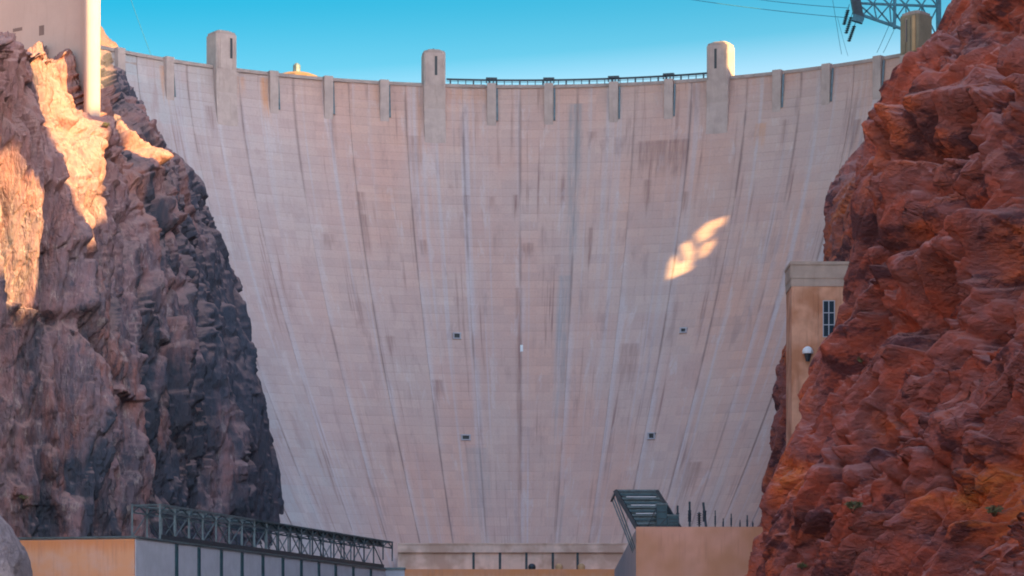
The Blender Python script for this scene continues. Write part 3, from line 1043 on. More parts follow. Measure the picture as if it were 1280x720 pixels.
def dam_column(k):
    """one block column between two contraction joints"""
    gap = 0.0003
    t0, t1 = k * STEP + gap, (k + 1) * STEP - gap
    nt = 7
    zs = np.arange(-6, Z_CREST - 0.2, 1.525)
    zs = np.append(zs, Z_CREST - 0.2)
    r_ = random.Random(k * 31 + 5)
    push = r_.uniform(-0.12, 0.12)
    v, uv, f = [], [], []
    for j, z in enumerate(zs):
        off = push + r_.uniform(-0.05, 0.05)
        for i in range(nt):
            t = t0 + (t1 - t0) * i / (nt - 1)
            v.append(dam_pt(t, z, off))
            uv.append((t * DAM_R, z))
    n = len(zs)
    for j in range(n - 1):
        for i in range(nt - 1):
            f.append((j * nt + i, j * nt + i + 1, (j + 1) * nt + i + 1, (j + 1) * nt + i))
    b = len(v)
    for z in zs:                       # returns into the joints
        for t in (t0, t1):
            v.append(dam_pt(t, z, DEPTH + 0.1))
            uv.append((t * DAM_R, z))
    for j in range(n - 1):
        f.append((b + 2 * j, j * nt, (j + 1) * nt, b + 2 * j + 2))
        f.append((j * nt + nt - 1, b + 2 * j + 1, b + 2 * j + 3, (j + 1) * nt + nt - 1))
    f.append((b + 2 * (n - 1),) + tuple((n - 1) * nt + i for i in range(nt)) + (b + 2 * (n - 1) + 1,))
    mesh_obj('block_column', v, f, M_DAM, dam, DO, uvs=uv)


for k in range(-11, 8):
    dam_column(k)


def radial_box(mb, th, half, r_in, r_out, z0, z1, r_in_low=None):
    """box standing on the arc: half = half width in metres; r_in = side facing downstream"""
    er = np.array((math.sin(th), math.cos(th), 0))
    et = np.array((math.cos(th), -math.sin(th), 0))
    c = np.array((PX0, DAM_C, 0))
    lo = r_in if r_in_low is None else r_in_low
    q = []
    for (z, ri) in ((z0, lo), (z1, r_in)):
        for (a, r) in ((-half, ri), (half, ri), (half, r_out), (-half, r_out)):
            q.append(c + er * r + et * a + np.array((0, 0, z)))
    mb.hexa(q)


def th_of(k):
    return (k + 0.5) * STEP + {-6: 0.022, 7: -0.034, 1: 0.015, 2: 0.012, 4: 0.008}.get(k, 0.013 if k <= -3 else 0.0)


TOWERS = {-6: 'left', -2: 'centre', 3: 'right', 7: 'far right'}
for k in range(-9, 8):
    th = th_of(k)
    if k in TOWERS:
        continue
    m = MB()
    radial_box(m, th, 1.55, DAM_R - 1.8, DAM_R + 1, Z_CREST - 1.5, Z_CREST + 0.35)
    radial_box(m, th, 1.53, DAM_R - 1.76, DAM_R + 1, Z_CREST - 14.5, Z_CREST - 1.5, float(dam_r(Z_CREST - 14.5)) + 0.15)
    m.build('buttress', M_TOWER, dam, DO)
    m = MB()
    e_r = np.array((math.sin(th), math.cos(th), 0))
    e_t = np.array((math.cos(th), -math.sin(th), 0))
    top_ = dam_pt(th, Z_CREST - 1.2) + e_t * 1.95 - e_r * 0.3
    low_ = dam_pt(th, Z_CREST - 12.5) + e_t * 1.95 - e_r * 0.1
    m.bar(top_, low_, 0.6, 0.6)  # dark bar added to stand in for the shade line beside the buttress
    m.build('shade_strip', M_STEEL_GREY, dam, DO)
# parapet between the buttresses
for k in range(-10, 8):
    t0, t1 = th_of(k), th_of(k + 1)
    h0 = 4.1 if k in TOWERS else 1.78
    h1 = 4.1 if (k + 1) in TOWERS else 1.78
    a0, a1 = t0 + h0 / DAM_R, t1 - h1 / DAM_R
    m = MB()
    nseg = 4
    for i in range(nseg):
        b0, b1 = a0 + (a1 - a0) * i / nseg, a0 + (a1 - a0) * (i + 1) / nseg
        q = []
        for z in (Z_CREST - 1.0, Z_CREST + 0.1):
            for (t, r) in ((b0, DAM_R - 0.35), (b1, DAM_R - 0.35), (b1, DAM_R + 0.6), (b0, DAM_R + 0.6)):
                q.append((PX0 + r * math.sin(t), DAM_C + r * math.cos(t), z))
        m.hexa(q)
    m.build('parapet', M_CAP, dam, DO)

# small openings in the face
for (px, py, wd, hh) in ((571, 420, 2.2, 1.4), (855, 413, 1.9, 1.1), (582, 547, 2.6, 1.2), (815, 545, 2.0, 1.5), (652, 437, 0.9, 3.0)):
    uu, zz = uv_of(px, py)
    th = uu / DAM_R
    er = np.array((math.sin(th), math.cos(th), 0))
    et = np.array((math.cos(th), -math.sin(th), 0))
    c = dam_pt(th, zz)
    m = MB()
    if hh > 2:
        m.obox(c - er * 0.35 - et * wd / 2 - np.array((0, 0, hh / 2)), et * wd, er * 1.2, (0, 0, hh))
        m.build('marker_plate', M_WHITE, dam, DO)
        continue
    for sgn in (-1, 1):
        m.obox(c - er * 0.9 + et * (sgn * wd / 2 - 0.2) - np.array((0, 0, hh / 2)), et * 0.4, er * 2.5, (0, 0, hh))
    m.obox(c - er * 0.95 - et * (wd / 2 + 0.3) + np.array((0, 0, hh / 2)), et * (wd + 0.6), er * 2.5, (0, 0, 0.35))
    m.obox(c - er * 1.15 - et * (wd / 2 + 0.3) - np.array((0, 0, hh / 2 + 0.35)), et * (wd + 0.6), er * 2.5, (0, 0, 0.35))
    op = m.build('gallery_opening', M_WING, dam, DO)
    m2 = MB()
    m2.obox(c - er * 0.5 - et * (wd / 2 - 0.2) - np.array((0, 0, hh / 2)), et * (wd - 0.4), er * 1.5, (0, 0, hh))
    m2.build('recess', M_DARKOPEN, op, DO)

# ------------------------------------------------------------------ towers on the crest
TDEF = {
    -6: (11.6, 33.6, 'square concrete tower at the left end of the dam crest, nearest the left cliff'),
    -2: (11.3, 30.0, 'concrete crest tower standing at the left end of the long steel railing'),
    3: (11.6, 31.5, 'concrete crest tower with one sunlit yellow side, at the right end of the railing'),
    7: (12.6, 32.5, 'ribbed olive brown tower half hidden by the red cliff, under the steel lattice'),
}
for k, (ht, wpx, lab) in TDEF.items():
    th = th_of(k)
    er = np.array((math.sin(th), math.cos(th), 0))
    et = np.array((math.cos(th), -math.sin(th), 0))
    c0 = np.array((PX0, DAM_C, 0))
    base = c0 + er * (DAM_R + 1.5) + np.array((0, 0, Z_CREST))
    T = thing('crest_tower', lab, 'tower', base, 'towers on the dam crest')
    TO = tuple(T.location)
    half = wpx / F * (DAM_C + DAM_R * math.cos(th)) / 2 * (0.90 if k != -6 else 0.86)
    rin, rout = DAM_R - 2.6, DAM_R + 5.0

    def poly(hw, ri, ro, ch):
        pts = [(-hw + ch, ri), (hw - ch, ri), (hw, ri + ch), (hw, ro - ch), (hw - ch, ro), (-hw + ch, ro), (-hw, ro - ch), (-hw, ri + ch)]
        return [tuple((c0 + er * r + et * a)[:2]) for a, r in pts]
    m = MB()
    m.prism(poly(half, rin, rout, 0.45), Z_CREST - 1.2, Z_CREST + ht - 1.1)
    m.build('shaft', M_TOWER if k != 7 else M_OLIVE, T, TO)
    m = MB()
    m.prism(poly(half - 0.1, rin + 0.1, rout - 0.1, 1.0), Z_CREST + ht - 1.1, Z_CREST + ht - 0.35)
    m.prism(poly(half - 0.75, rin + 0.75, rout - 0.75, 1.0), Z_CREST + ht - 0.35, Z_CREST + ht)
    m.prism(poly(half - 1.6, rin + 1.6, rout - 1.6, 0.6), Z_CREST + ht, Z_CREST + ht + 0.4)
    m.build('cap', M_CAP, T, TO)
    # pilaster carried down the face of the dam
    m = MB()
    zl = Z_CREST - (23 if k == -2 else 21)
    radial_box(m, th, half - 0.02, rin + 0.02, DAM_R + 1, Z_CREST - 9, Z_CREST - 1.2, rin + 0.25)
    radial_box(m, th, half - 0.05, rin + 0.25, DAM_R + 1, zl, Z_CREST - 9, float(dam_r(zl)) + 0.2)
    m.build('pilaster', M_TOWER, T, TO)
    if k != 7:
        for q in (-1, 1):
            for qq in (0.62, 0.80):
                m = MB()
                a = c0 + er * (rin - 0.16) + et * (q * qq * half - 0.12) + np.array((0, 0, Z_CREST - 1.0))
                m.obox(a, et * 0.24, er * 0.4, (0, 0, ht - 1.4))
                m.build('rib', M_TOWER, T, TO)
    # tall slot window in the downstream face
    zs0, zs1 = Z_CREST + ht * 0.22, Z_CREST + ht * 0.80
    off = half * (0.42 if k == -6 else (0.1 if k == -2 else -0.15))
    m = MB()
    for sgn in (-1, 1):
        a = c0 + er * (rin - 0.12) + et * (off + sgn * 0.62 - 0.16) + np.array((0, 0, zs0))
        m.obox(a, et * 0.32, er * 0.5, (0, 0, zs1 - zs0))
    a = c0 + er * (rin - 0.14) + et * (off - 0.8) + np.array((0, 0, zs1))
    m.obox(a, et * 1.6, er * 0.5, (0, 0, 0.4))
    fr = m.build('slot_window', M_TOWER, T, TO)
    m = MB()
    m.obox(c0 + er * (rin - 0.04) + et * (off - 0.46) + np.array((0, 0, zs0)), et * 0.92, er * 0.4, (0, 0, zs1 - zs0))
    m.build('pane', M_DARKOPEN, fr, TO)
    if k in (-2, 3):
        m = MB()
        cc = c0 + er * (DAM_R + 1.2) + np.array((0, 0, Z_CREST + ht))
        m.lathe(cc, [(0.75, -0.2), (0.7, 0.5), (0.42, 0.8), (0.15, 1.1), (0.05, 1.15)], 8)
        m.build('finial', M_STEEL_DARK, T, TO)
    if k == 7:
        for q in (-0.62, -0.1, 0.42):
            m = MB()
            a = c0 + er * (rin - 0.35) + et * (q * half) + np.array((0, 0, Z_CREST - 0.5))
            m.obox(a, et * 1.1, er * 0.6, (0, 0, ht - 1.2))
            m.build('rib', M_TAN if q > 0.3 else M_OLIVE, T, TO)  # tan rib paints the faintly lit strip of the shaded tower

# railing along the crest between the two middle towers
tA, tB = -1.5 * STEP + 4.4 / DAM_R, 3.5 * STEP - 4.4 / DAM_R
rl = thing('crest_railing', 'dark steel railing along the crest between two towers, sky showing through', 'railing', dam_pt((tA + tB) / 2, Z_CREST))
RO = tuple(rl.location)
rr = DAM_R + 0.15


def crest_pt(t, z):
    return np.array((PX0 + rr * math.sin(t), DAM_C + rr * math.cos(t), z))


nsg = 40
m = MB()
for i in range(nsg):
    a, b = tA + (tB - tA) * i / nsg, tA + (tB - tA) * (i + 1) / nsg
    m.bar(crest_pt(a, Z_CREST + 1.75), crest_pt(b, Z_CREST + 1.75), 0.5, 0.62)
m.build('top_rail', M_STEEL_DARK, rl, RO)
m = MB()
for i in range(nsg):
    a, b = tA + (tB - tA) * i / nsg, tA + (tB - tA) * (i + 1) / nsg
    m.bar(crest_pt(a, Z_CREST + 1.05), crest_pt(b, Z_CREST + 1.05), 0.1, 0.12)
m.build('middle_rail', M_STEEL_DARK, rl, RO)
for i in range(34):
    t = tA + (tB - tA) * (i + 0.5) / 34
    bar_part('post', crest_pt(t, Z_CREST), crest_pt(t, Z_CREST + 1.5), 0.30 if i % 3 else 0.55, M_STEEL_DARK, rl)
for k in (-1, 0, 1, 2):
    th = th_of(k)
    b = thing('crest_platform', 'small dark railed platform on the crest, %s between the two middle towers' % ('first from the left', 'second from the left', 'third from the left', 'fourth from the left')[k + 1], 'platform', dam_pt(th, Z_CREST + 0.35), 'railed platforms on the crest')
    BO = tuple(b.location)
    er = np.array((math.sin(th), math.cos(th), 0))
    et = np.array((math.cos(th), -math.sin(th), 0))
    c = np.array((PX0, DAM_C, 0)) + er * (DAM_R - 1.9)
    m = MB()
    m.obox(c - et * 1.9 + np.array((0, 0, Z_CREST + 1.55)), et * 3.8, er * 1.6, (0, 0, 0.75))
    m.build('top_box', M_STEEL_DARK, b, BO)
    for a in (-1.75, -0.6, 0.6, 1.75):
        bar_part('post', c + et * a + er * 0.3 + np.array((0, 0, Z_CREST + 0.35)), c + et * a + er * 0.3 + np.array((0, 0, Z_CREST + 1.55)), 0.42, M_STEEL_DARK, b)

# intake tower behind the dam
c = P(371, 97, 1040)
it = thing('intake_tower', 'low sandy tower roof with a dark lantern showing behind the crest, left of centre', 'tower', (c[0], c[1], 160))
IO = tuple(it.location)
m = MB()
m.lathe((c[0], c[1], 0), [(7.4, 160), (7.4, c[2] - 1.0)], 12)
m.build('shaft', M_TOWER, it, IO)
m = MB()
m.lathe((c[0], c[1], c[2]), [(8.4, -1.0), (8.4, -0.1), (5.2, 1.2), (1.9, 1.9)], 12)
m.build('roof', M_OCHRE, it, IO)
m = MB()
m.lathe((c[0], c[1], c[2]), [(1.35, 1.5), (1.35, 4.3), (1.0, 4.8), (0.4, 5.2)], 8)
m.build('lantern', M_STEEL_GREY, it, IO)

# ------------------------------------------------------------------ left concrete pier
YP = 765.0
pr = P(119, 40, YP)
ang = math.radians(37)
ex = np.array((math.cos(ang), -math.sin(ang), 0))       # outward normal of the sunlit side
ey = np.array((math.sin(ang), math.cos(ang), 0))        # away from the camera
pr0 = np.array((pr[0] - 1.9, YP, 0))
pier = thing('concrete_pier', 'massive pale concrete pier on the left cliff, its narrow right side bright with sun', 'pier', (pr0[0], pr0[1], 138))
PO = tuple(pier.location)
m = MB()
m.obox(pr0 - ex * 46 + np.array((0, 0, 135)), ex * 46, ey * 2.2, (0, 0, 96))
m.build('shaft', M_PIER, pier, PO)
m = MB()
cc_ = P(115, 0, YP - 3.5)
m.lathe((cc_[0], YP - 3.5, 0), [(2.15, 128), (2.15, 231)], 28)
m.build('round_column', M_PIER, pier, PO, smooth=False)
for (px, py, wd_, hh) in ((22, 37, 3.6, 0.9), (52, 38, 1.9, 2.6)):
    q = P(px, py, 1.0)
    # hit the front plane
    nrm_ = -ey
    tt = (pr0 @ ey) / (np.array((q[0], q[1], 0)) @ ey)
    hit = q * tt
    m = MB()
    m.obox(hit - ey * 0.03 - ex * wd_ / 2 - np.array((0, 0, hh / 2)), ex * wd_, ey * 0.9, (0, 0, hh))  # flat brown plate, the dark of a recess put into its colour
    m.build('opening', M_BROWNOPEN, pier, PO)

# ------------------------------------------------------------------ powerhouse, left wing
N = P(170, 672, 667)
Fp = P(482, 712.5, 862)
ZR = 32.7
N[2] = Fp[2] = ZR
dW = (Fp - N)
Lw = np.linalg.norm(dW)
dW /= Lw
inw = np.array((-dW[1], dW[0], 0))       # from the river face into the building (to the left)
lw = thing('powerhouse', 'long grey powerhouse wing below the left cliff, with a row of tall teal windows', 'building', (N[0], N[1], ZR))
LO = tuple(lw.location)
m = MB()
m.obox(N + np.array((0, 0, -40)), dW * Lw, inw * 29, (0, 0, 40))
m.build('wall', M_WING, lw, LO)
m = MB()
m.obox(N + inw * 0.25 - dW * 0.45 + np.array((0, 0, -40.0)), dW * 0.46, inw * 28.9, (0, 0, 39.7))
m.build('end_wall', M_ORANGE, lw, LO)
m = MB()
m.obox(N - dW * 0.6 - inw * 0.35 + np.array((0, 0, 0.004)), dW * (Lw + 0.6), inw * 30, (0, 0, 0.4))
m.build('roof', M_STEEL_GREY, lw, LO)


def wing_at(px, A=N, d=dW):
    k = (px - 640.0) / F
    s = (k * A[1] - A[0]) / (d[0] - k * d[1])
    return s


for px in (220, 248, 276, 302, 328, 353, 376, 398, 419, 441, 463):
    s = wing_at(px)
    m = MB()
    for sg in (-0.75, 0.55):
        m.obox(N + dW * (s + sg) - inw * 0.35 + np.array((0, 0, -38)), dW * 0.2, inw * 0.6, (0, 0, 37.4))
    m.obox(N + dW * (s - 0.75) - inw * 0.37 + np.array((0, 0, -0.75)), dW * 1.5, inw * 0.6, (0, 0, 0.5))
    fr = m.build('tall_window', M_STEEL, lw, LO)
    m = MB()
    m.obox(N + dW * (s - 0.55) - inw * 0.12 + np.array((0, 0, -38)), dW * 1.1, inw * 0.4, (0, 0, 37.25))
    m.build('pane', M_TEALPANE, fr, LO)
# low annex at the far end of the wing
q0 = P(463, 700, 866)
an = thing('annex_building', 'low flat teal grey annex at the far end of the left powerhouse wing', 'building', (q0[0] + 6, 868, 28))
AO = tuple(an.location)
box_part('wall', (q0[0] + 4, 866, -9), (q0[0] + 10.2, 876, 33.0), M_WING, an)
box_part('roof', (q0[0] + 4, 865.6, 33.004), (q0[0] + 10.4, 876.4, 33.6), M_STEEL_GREY, an)


# steel framework along the roof edge of the left wing
gx = thing('steel_framework', 'long weathered teal steel lattice framework standing along the left powerhouse roof edge', 'framework', N + dW * 4)
GH, GW = 8.6, 7.0
s0, s1 = wing_at(203), Lw + 9.0
nb = 20
nodes_f = [N + dW * (s0 + (s1 - s0) * i / nb) + inw * 0.6 for i in range(nb + 1)]
nodes_b = [p + inw * GW for p in nodes_f]
up = lambda p, z: p + np.array((0, 0, z))
for i in range(nb + 1):
    onroof = (s0 + (s1 - s0) * i / nb) < Lw - 1
    zb = 0.55
    far_end = not onroof
    bar_part('post', up(nodes_f[i], zb if not far_end else 3.0), up(nodes_f[i], GH), 0.42, M_STEEL_GREY if i < 9 else M_STEEL_DARK, gx)
    if not far_end:
        bar_part('post', up(nodes_b[i], zb), up(nodes_b[i], GH), 0.38, M_STEEL_GREY, gx)
    bar_part('cross_beam', up(nodes_f[i], GH), up(nodes_b[i], GH), 0.3, M_STEEL_GREY, gx)
    if i < nb:
        for lst, nm in ((nodes_f, 'chord'), (nodes_b, 'chord')):
            bar_part(nm, up(lst[i], GH), up(lst[i + 1], GH), 0.5, M_STEEL_GREY if i < 7 else M_STEEL, gx)
            bar_part(nm, up(lst[i], GH - 1.7), up(lst[i + 1], GH - 1.7), 0.38, M_STEEL_GREY if i < 7 else M_STEEL, gx)
            mid = (lst[i] + lst[i + 1]) / 2
            bar_part('web_brace', up(lst[i], GH - 1.7), up(mid, GH), 0.26, M_STEEL, gx)
            bar_part('web_brace', up(mid, GH), up(lst[i + 1], GH - 1.7), 0.26, M_STEEL, gx)
        if onroof:
            a, b = (nodes_f[i], nodes_f[i + 1]) if i % 2 else (nodes_f[i + 1], nodes_f[i])
            bar_part('brace', up(a, zb + 0.6), up(b, GH - 1.7), 0.24, M_STEEL_GREY, gx)
            a, b = (nodes_b[i], nodes_b[i + 1]) if i % 2 == 0 else (nodes_b[i + 1], nodes_b[i])
            bar_part('brace', up(a, zb + 0.6), up(b, GH - 1.7), 0.22, M_STEEL_GREY, gx)
            bar_part('brace', up(nodes_f[i], GH - 1.7), up(nodes_b[i + 1], GH - 1.7), 0.22, M_STEEL_GREY, gx)
            bar_part('base_beam', up(nodes_f[i], zb + 0.5), up(nodes_f[i + 1], zb + 0.5), 0.7, M_STEEL_DARK, gx, 1.0)
            if i > 6:
                m_ = up((nodes_f[i] + nodes_f[i + 1]) / 2, GH - 0.9)
                bar_part('deck_panel', up(nodes_f[i], GH - 0.9) + inw * 0.35, up(nodes_f[i + 1], GH - 0.9) + inw * 0.35, 0.12, M_STEEL, gx, 1.5)

# ------------------------------------------------------------------ powerhouse, centre block
cb = thing('powerhouse', 'low pinkish concrete block at the foot of the dam between the two wings, slotted', 'building', (1.5, 870, 33))
CO = tuple(cb.location)
xl, xr = P(497, 0, 870)[0], P(797, 0, 870)[0]
M_CB = concrete('pink_concrete', (0.74, 0.52, 0.43), stain_amt=0.15, warm=(0.52, 0.33, 0.25))
box_part('wall', (xl, 870, -9), (xr, 905, 38.2), M_CB, cb)
box_part('cornice', (xl, 869.1, 38.204), (xr, 912, 40.6), M_CB, cb)
box_part('coping', (xl, 868.9, 40.604), (xr, 912, 41.0), M_CB, cb)
_o = mesh_obj('lower_wall', *(lambda mm: (mm.box((xl, 866.5, -9), (xr, 869.99, 33.1)), (mm.v, mm.f))[1])(MB()), M_ORANGE, None, (1.5, 868, 33.1))
_o.parent = cb
_o.location = (0, -2, 0.1)
for px in (592, 625, 658, 691, 722):
    x = P(px, 0, 870)[0]
    m = MB()
    for sg in (-0.62, 0.38):
        m.box((x + sg, 869.55, 33.2), (x + sg + 0.24, 870.2, 38.19))
    fr = m.build('slot_window', M_CB, cb, CO)
    m = MB()
    m.box((x - 0.38, 869.8, 33.2), (x + 0.38, 870.2, 38.19))
    m.build('pane', M_STEEL_DARK, fr, CO)
for i, (px, py, hcol) in enumerate(((665, 718, 0), (699, 717, 1), (727, 717, 1))):
    c = P(px, py, 864)
    m = MB()
    m.lathe((c[0], 867.6, 33.1), [(1.0, -0.1), (1.15, 0.8), (0.95, 1.35), (0.4, 1.7)], 10)
    v_ = thing('roof_ventilator', ('dark squat ventilator on the low ledge before the centre block', 'yellow ventilator on the ledge, left one of the yellow pair', 'yellow ventilator on the ledge, right one of the yellow pair')[i], 'ventilator', (c[0], 867.6, 33.1))
    m.build('hood', M_STEEL_DARK if not hcol else M_TAN, v_, tuple(v_.location))

# ------------------------------------------------------------------ powerhouse, right wing
rw = thing('powerhouse', 'orange tan end of the right powerhouse wing in front of the red cliff', 'building', (27, 624, ZR))
RWO = tuple(rw.location)
A = P(796, 660, 624)
Bx = P(768, 0, 862)
m = MB()
zt = A[2]
m.add([(A[0], 624.4, -9), (A[0] + 40, 624.4, -9), (Bx[0] + 40, 862, -9), (Bx[0], 862, -9), (A[0], 624.4, zt), (A[0] + 40, 624.4, zt), (Bx[0] + 40, 862, zt), (Bx[0], 862, zt)],
      [(0, 3, 2, 1), (4, 5, 6, 7), (0, 1, 5, 4), (1, 2, 6, 5), (2, 3, 7, 6), (3, 0, 4, 7)])
m.build('wall', M_WING, rw, RWO)
_mm = MB()
_mm.box((A[0] - 0.15, 623.9, -9), (A[0] + 40, 624.39, zt + 0.25))
M_ENDR = concrete('salmon_concrete', (0.76, 0.38, 0.265), stain=(0.45, 0.2, 0.12), stain_amt=0.35, var=0.08, scale=0.12, warm=(0.60, 0.28, 0.15))
_mm.build('end_wall', M_ENDR, rw, RWO)

# inclined steel rack at its corner
rk_ = thing('inclined_rack', 'dark slanted steel rack with light slats leaning over the corner of the right wing', 'rack', (A[0] + 4, 626, zt))
RKO = tuple(rk_.location)
b0, b1 = np.array((A[0] + 0.2, 628.6, zt + 0.3)), np.array((A[0] + 9.6, 628.6, zt + 0.3))
t0_, t1_ = P(769, 613, 630), P(821, 613, 630)
bar_part('rail', b0, t0_, 1.0, M_STEEL_DARK, rk_, 0.9)
bar_part('rail', b1, t1_, 0.6, M_STEEL_DARK, rk_, 0.7)
bar_part('beam', t0_, t1_, 0.45, M_STEEL_GREY, rk_, 0.35)
bar_part('beam', b0, b1, 0.5, M_STEEL_DARK, rk_, 0.5)
for i in range(1, 9):
    f_ = i / 9.0
    bar_part('slat', b0 + (t0_ - b0) * f_, b1 + (t1_ - b1) * f_, 0.28, M_STEEL_GREY if i % 2 else M_STEEL, rk_, 0.32)
    if i % 2 and i > 1:
        bar_part('slat', b0 + (t0_ - b0) * (f_ + .05) + (1.6, -.12, 0), b1 + (t1_ - b1) * (f_ + .05) + (-1.0, -.12, 0), 0.12, M_WHITE, rk_, 0.16)
m = MB()
ins = np.array((0, 0.7, 0))
m.add([b0 + ins, b1 + ins, t1_ + ins, t0_ + ins, b0 + ins * 1.3, b1 + ins * 1.3, t1_ + ins * 1.3, t0_ + ins * 1.3], [(0, 1, 2, 3), (7, 6, 5, 4), (0, 4, 5, 1), (1, 5, 6, 2), (2, 6, 7, 3), (3, 7, 4, 0)])
m.build('backing_sheet', M_STEEL_GREY, rk_, RKO)
bar_part('beam', t0_ + np.array((0.1, 0.5, -0.3)), t0_ + np.array((0.3, 32.0, -0.3)), 0.45, M_STEEL_GREY, rk_)
for yy in (636.0, 647.0, 657.0):
    bar_part('prop', (t0_[0] + 0.25, yy, t0_[2] - 0.4), (A[0] + 0.05 + (yy - 624.4) * 0.0172, yy, zt - 4.0), 0.3, M_STEEL_GREY, rk_)
for (x0, x1, y0, Yd, lab) in ((821, 834, 629, 624.9, 'taller teal switchgear cabinet beside the slanted rack'), (834.6, 848, 643, 624.7, 'lower teal switchgear cabinet, right of the taller one')):
    a, b = P(x0, y0, Yd), P(x1, 660, Yd)
    cb_ = thing('switchgear_cabinet', lab, 'cabinet', ((a[0] + b[0]) / 2, Yd + 1, zt), 'cabinets on the right wing roof')
    box_part('casing', (a[0], Yd, zt + 0.02), (b[0], Yd + 2.6, a[2] - 0.35), M_STEEL, cb_)
    box_part('lid', (a[0] - 0.15, Yd - 0.15, a[2] - 0.346), (b[0] + 0.15, Yd + 2.75, a[2]), M_STEEL_GREY, cb_)
    for q in range(3):
        z_ = zt + 0.5 + q * (a[2] - zt - 1.0) / 3
        box_part('louvre', (a[0] + 0.2, Yd - 0.12, z_), (b[0] - 0.2, Yd + 0.05, z_ + 0.22), M_STEEL_DARK, cb_)
    bar_part('strut', (a[0] - 2.0, Yd + .2, zt + 0.3), (a[0] + 0.3, Yd + .2, a[2] - 0.2), 0.25, M_STEEL_DARK, cb_)

posts = [(847, 632, 0.42), (862, 627, 0.45), (874, 640, 0.30), (881, 628, 0.5), (894, 638, 0.24), (904, 648, 0.2), (914, 642, 0.24), (925, 650, 0.2), (934, 644, 0.26), (941, 652, 0.2)]
ords = ['first', 'second', 'third', 'fourth', 'fifth', 'sixth', 'seventh', 'eighth', 'ninth', 'tenth']
for i, (px, py, wd_) in enumerate(posts):
    Yd = 632 + 2.0 * (i % 3)
    a = P(px, py, Yd)
    t_ = thing('roof_post', '%s dark upright post from the left on the right wing roof' % ords[i], 'post', (a[0], Yd, zt), 'upright posts on the right wing roof')
    hgt = a[2] - zt
    m = MB()
    lean = -0.35 if i == 3 else 0.0
    m.bar((a[0] - lean, Yd, zt), (a[0] + lean, Yd, a[2]), wd_)
    m.build('shaft', M_STEEL_DARK, t_, tuple(t_.location))
    m = MB()
    prof = []
    for q in range(4 if i != 2 else 6):
        zz = hgt * (0.3 + 0.6 * q / 5)
        prof += [(wd_ * 0.75, zz), (wd_ * (1.0 if i != 2 else 2.2), zz + 0.12), (wd_ * 0.75, zz + 0.24)]
    m.lathe((a[0] + lean * 0.2, Yd, zt), prof, 8)
    m.build('insulator', M_STEEL_DARK, t_, tuple(t_.location))

# ------------------------------------------------------------------ valve house on the right abutment
YV = 705.0
vl, vt = P(988, 327, YV), P(1080, 327, YV)
vh = thing('valve_house', 'tan concrete building with heavy cornice, wedged behind the red cliff on the right', 'building', (vl[0] + 7, YV, 60))
VO = tuple(vh.location)
zC = P(988, 384, YV)[2]
box_part('wall', (vl[0] + 0.3, YV, 40), (vt[0], YV + 14, vl[2] - 1.0), M_HOUSE, vh)
M_CORN = concrete('cornice_concrete', (0.47, 0.34, 0.27), stain_amt=0.2)
for (y0, y1, pr_) in ((327, 331, 0.45), (331, 338, 0.25), (338, 348, 0.32), (348, 358, 0.2)):
    z1_, z0_ = P(0, y0, YV)[2], P(0, y1, YV)[2]
    box_part('cornice', (vl[0] + 0.3 - pr_, YV - pr_, z0_ + 0.004), (vt[0], YV + 14, z1_), M_CORN, vh)
# pilaster strip left of the window bay
xw = P(1022, 0, YV)[0]
box_part('pilaster', (vl[0] + 0.28, YV - 0.28, 40), (xw, YV + 0.1, P(0, 358.2, YV)[2]), M_HOUSE, vh)
wa, wb = P(1029, 376, YV), P(1043, 421, YV)
m = MB()
for x in (wa[0], (wa[0] + wb[0]) / 2, wb[0]):
    m.box((x - 0.11, YV - 0.12, wb[2]), (x + 0.11, YV + 0.1, wa[2]))
for j in range(4):
    z_ = wb[2] + (wa[2] - wb[2]) * j / 3
    m.box((wa[0] - 0.11, YV - 0.14, z_ - 0.1), (wb[0] + 0.11, YV + 0.1, z_ + 0.1))
fr = m.build('window', M_FRAME, vh, VO)
for i in range(2):
    for j in range(3):
        xa = wa[0] + (wb[0] - wa[0]) * i / 2 + 0.11
        xb = wa[0] + (wb[0] - wa[0]) * (i + 1) / 2 - 0.11
        za = wb[2] + (wa[2] - wb[2]) * j / 3 + 0.1
        zb_ = wb[2] + (wa[2] - wb[2]) * (j + 1) / 3 - 0.1
        m = MB()
        m.box((xa, YV - 0.05, za), (xb, YV + 0.05, zb_))
        m.build('pane', M_GLASS, fr, VO)
lc = P(1009, 440, YV)
lamp = thing('wall_lamp', 'white dome hood on a dark bracket on the tan building wall', 'lamp', (lc[0], YV - 1.2, lc[2]))
m = MB()
m.lathe((lc[0], YV - 1.2, lc[2]), [(1.3, -0.5), (1.35, 0.1), (1.05, 0.75), (0.5, 1.15), (0.1, 1.25)], 12)
m.build('shade', M_WHITE, lamp, tuple(lamp.location))
m = MB()
m.bar((lc[0], YV + 0.1, lc[2] - 1.0), (lc[0], YV - 1.3, lc[2] - 0.7), 0.5)
m.lathe((lc[0], YV - 1.2, lc[2]), [(0.45, -2.4), (0.8, -0.9), (0.9, -0.45)], 8)
m.build('bracket', M_STEEL_DARK, lamp, tuple(lamp.location))

# ------------------------------------------------------------------ transmission lattice, upper right
YT = 985.0
tt_ = thing('transmission_tower', 'blue green steel lattice tower arm jutting out behind the olive tower, upper right', 'pylon', P(1172, 60, YT))
g3 = lambda px, py, dy=0.0: P(px, py, YT + dy)


def tbar(name, a, b, wd_, mat=M_STEEL_SKY):
    return bar_part(name, a, b, wd_ * 1.45, mat, tt_)


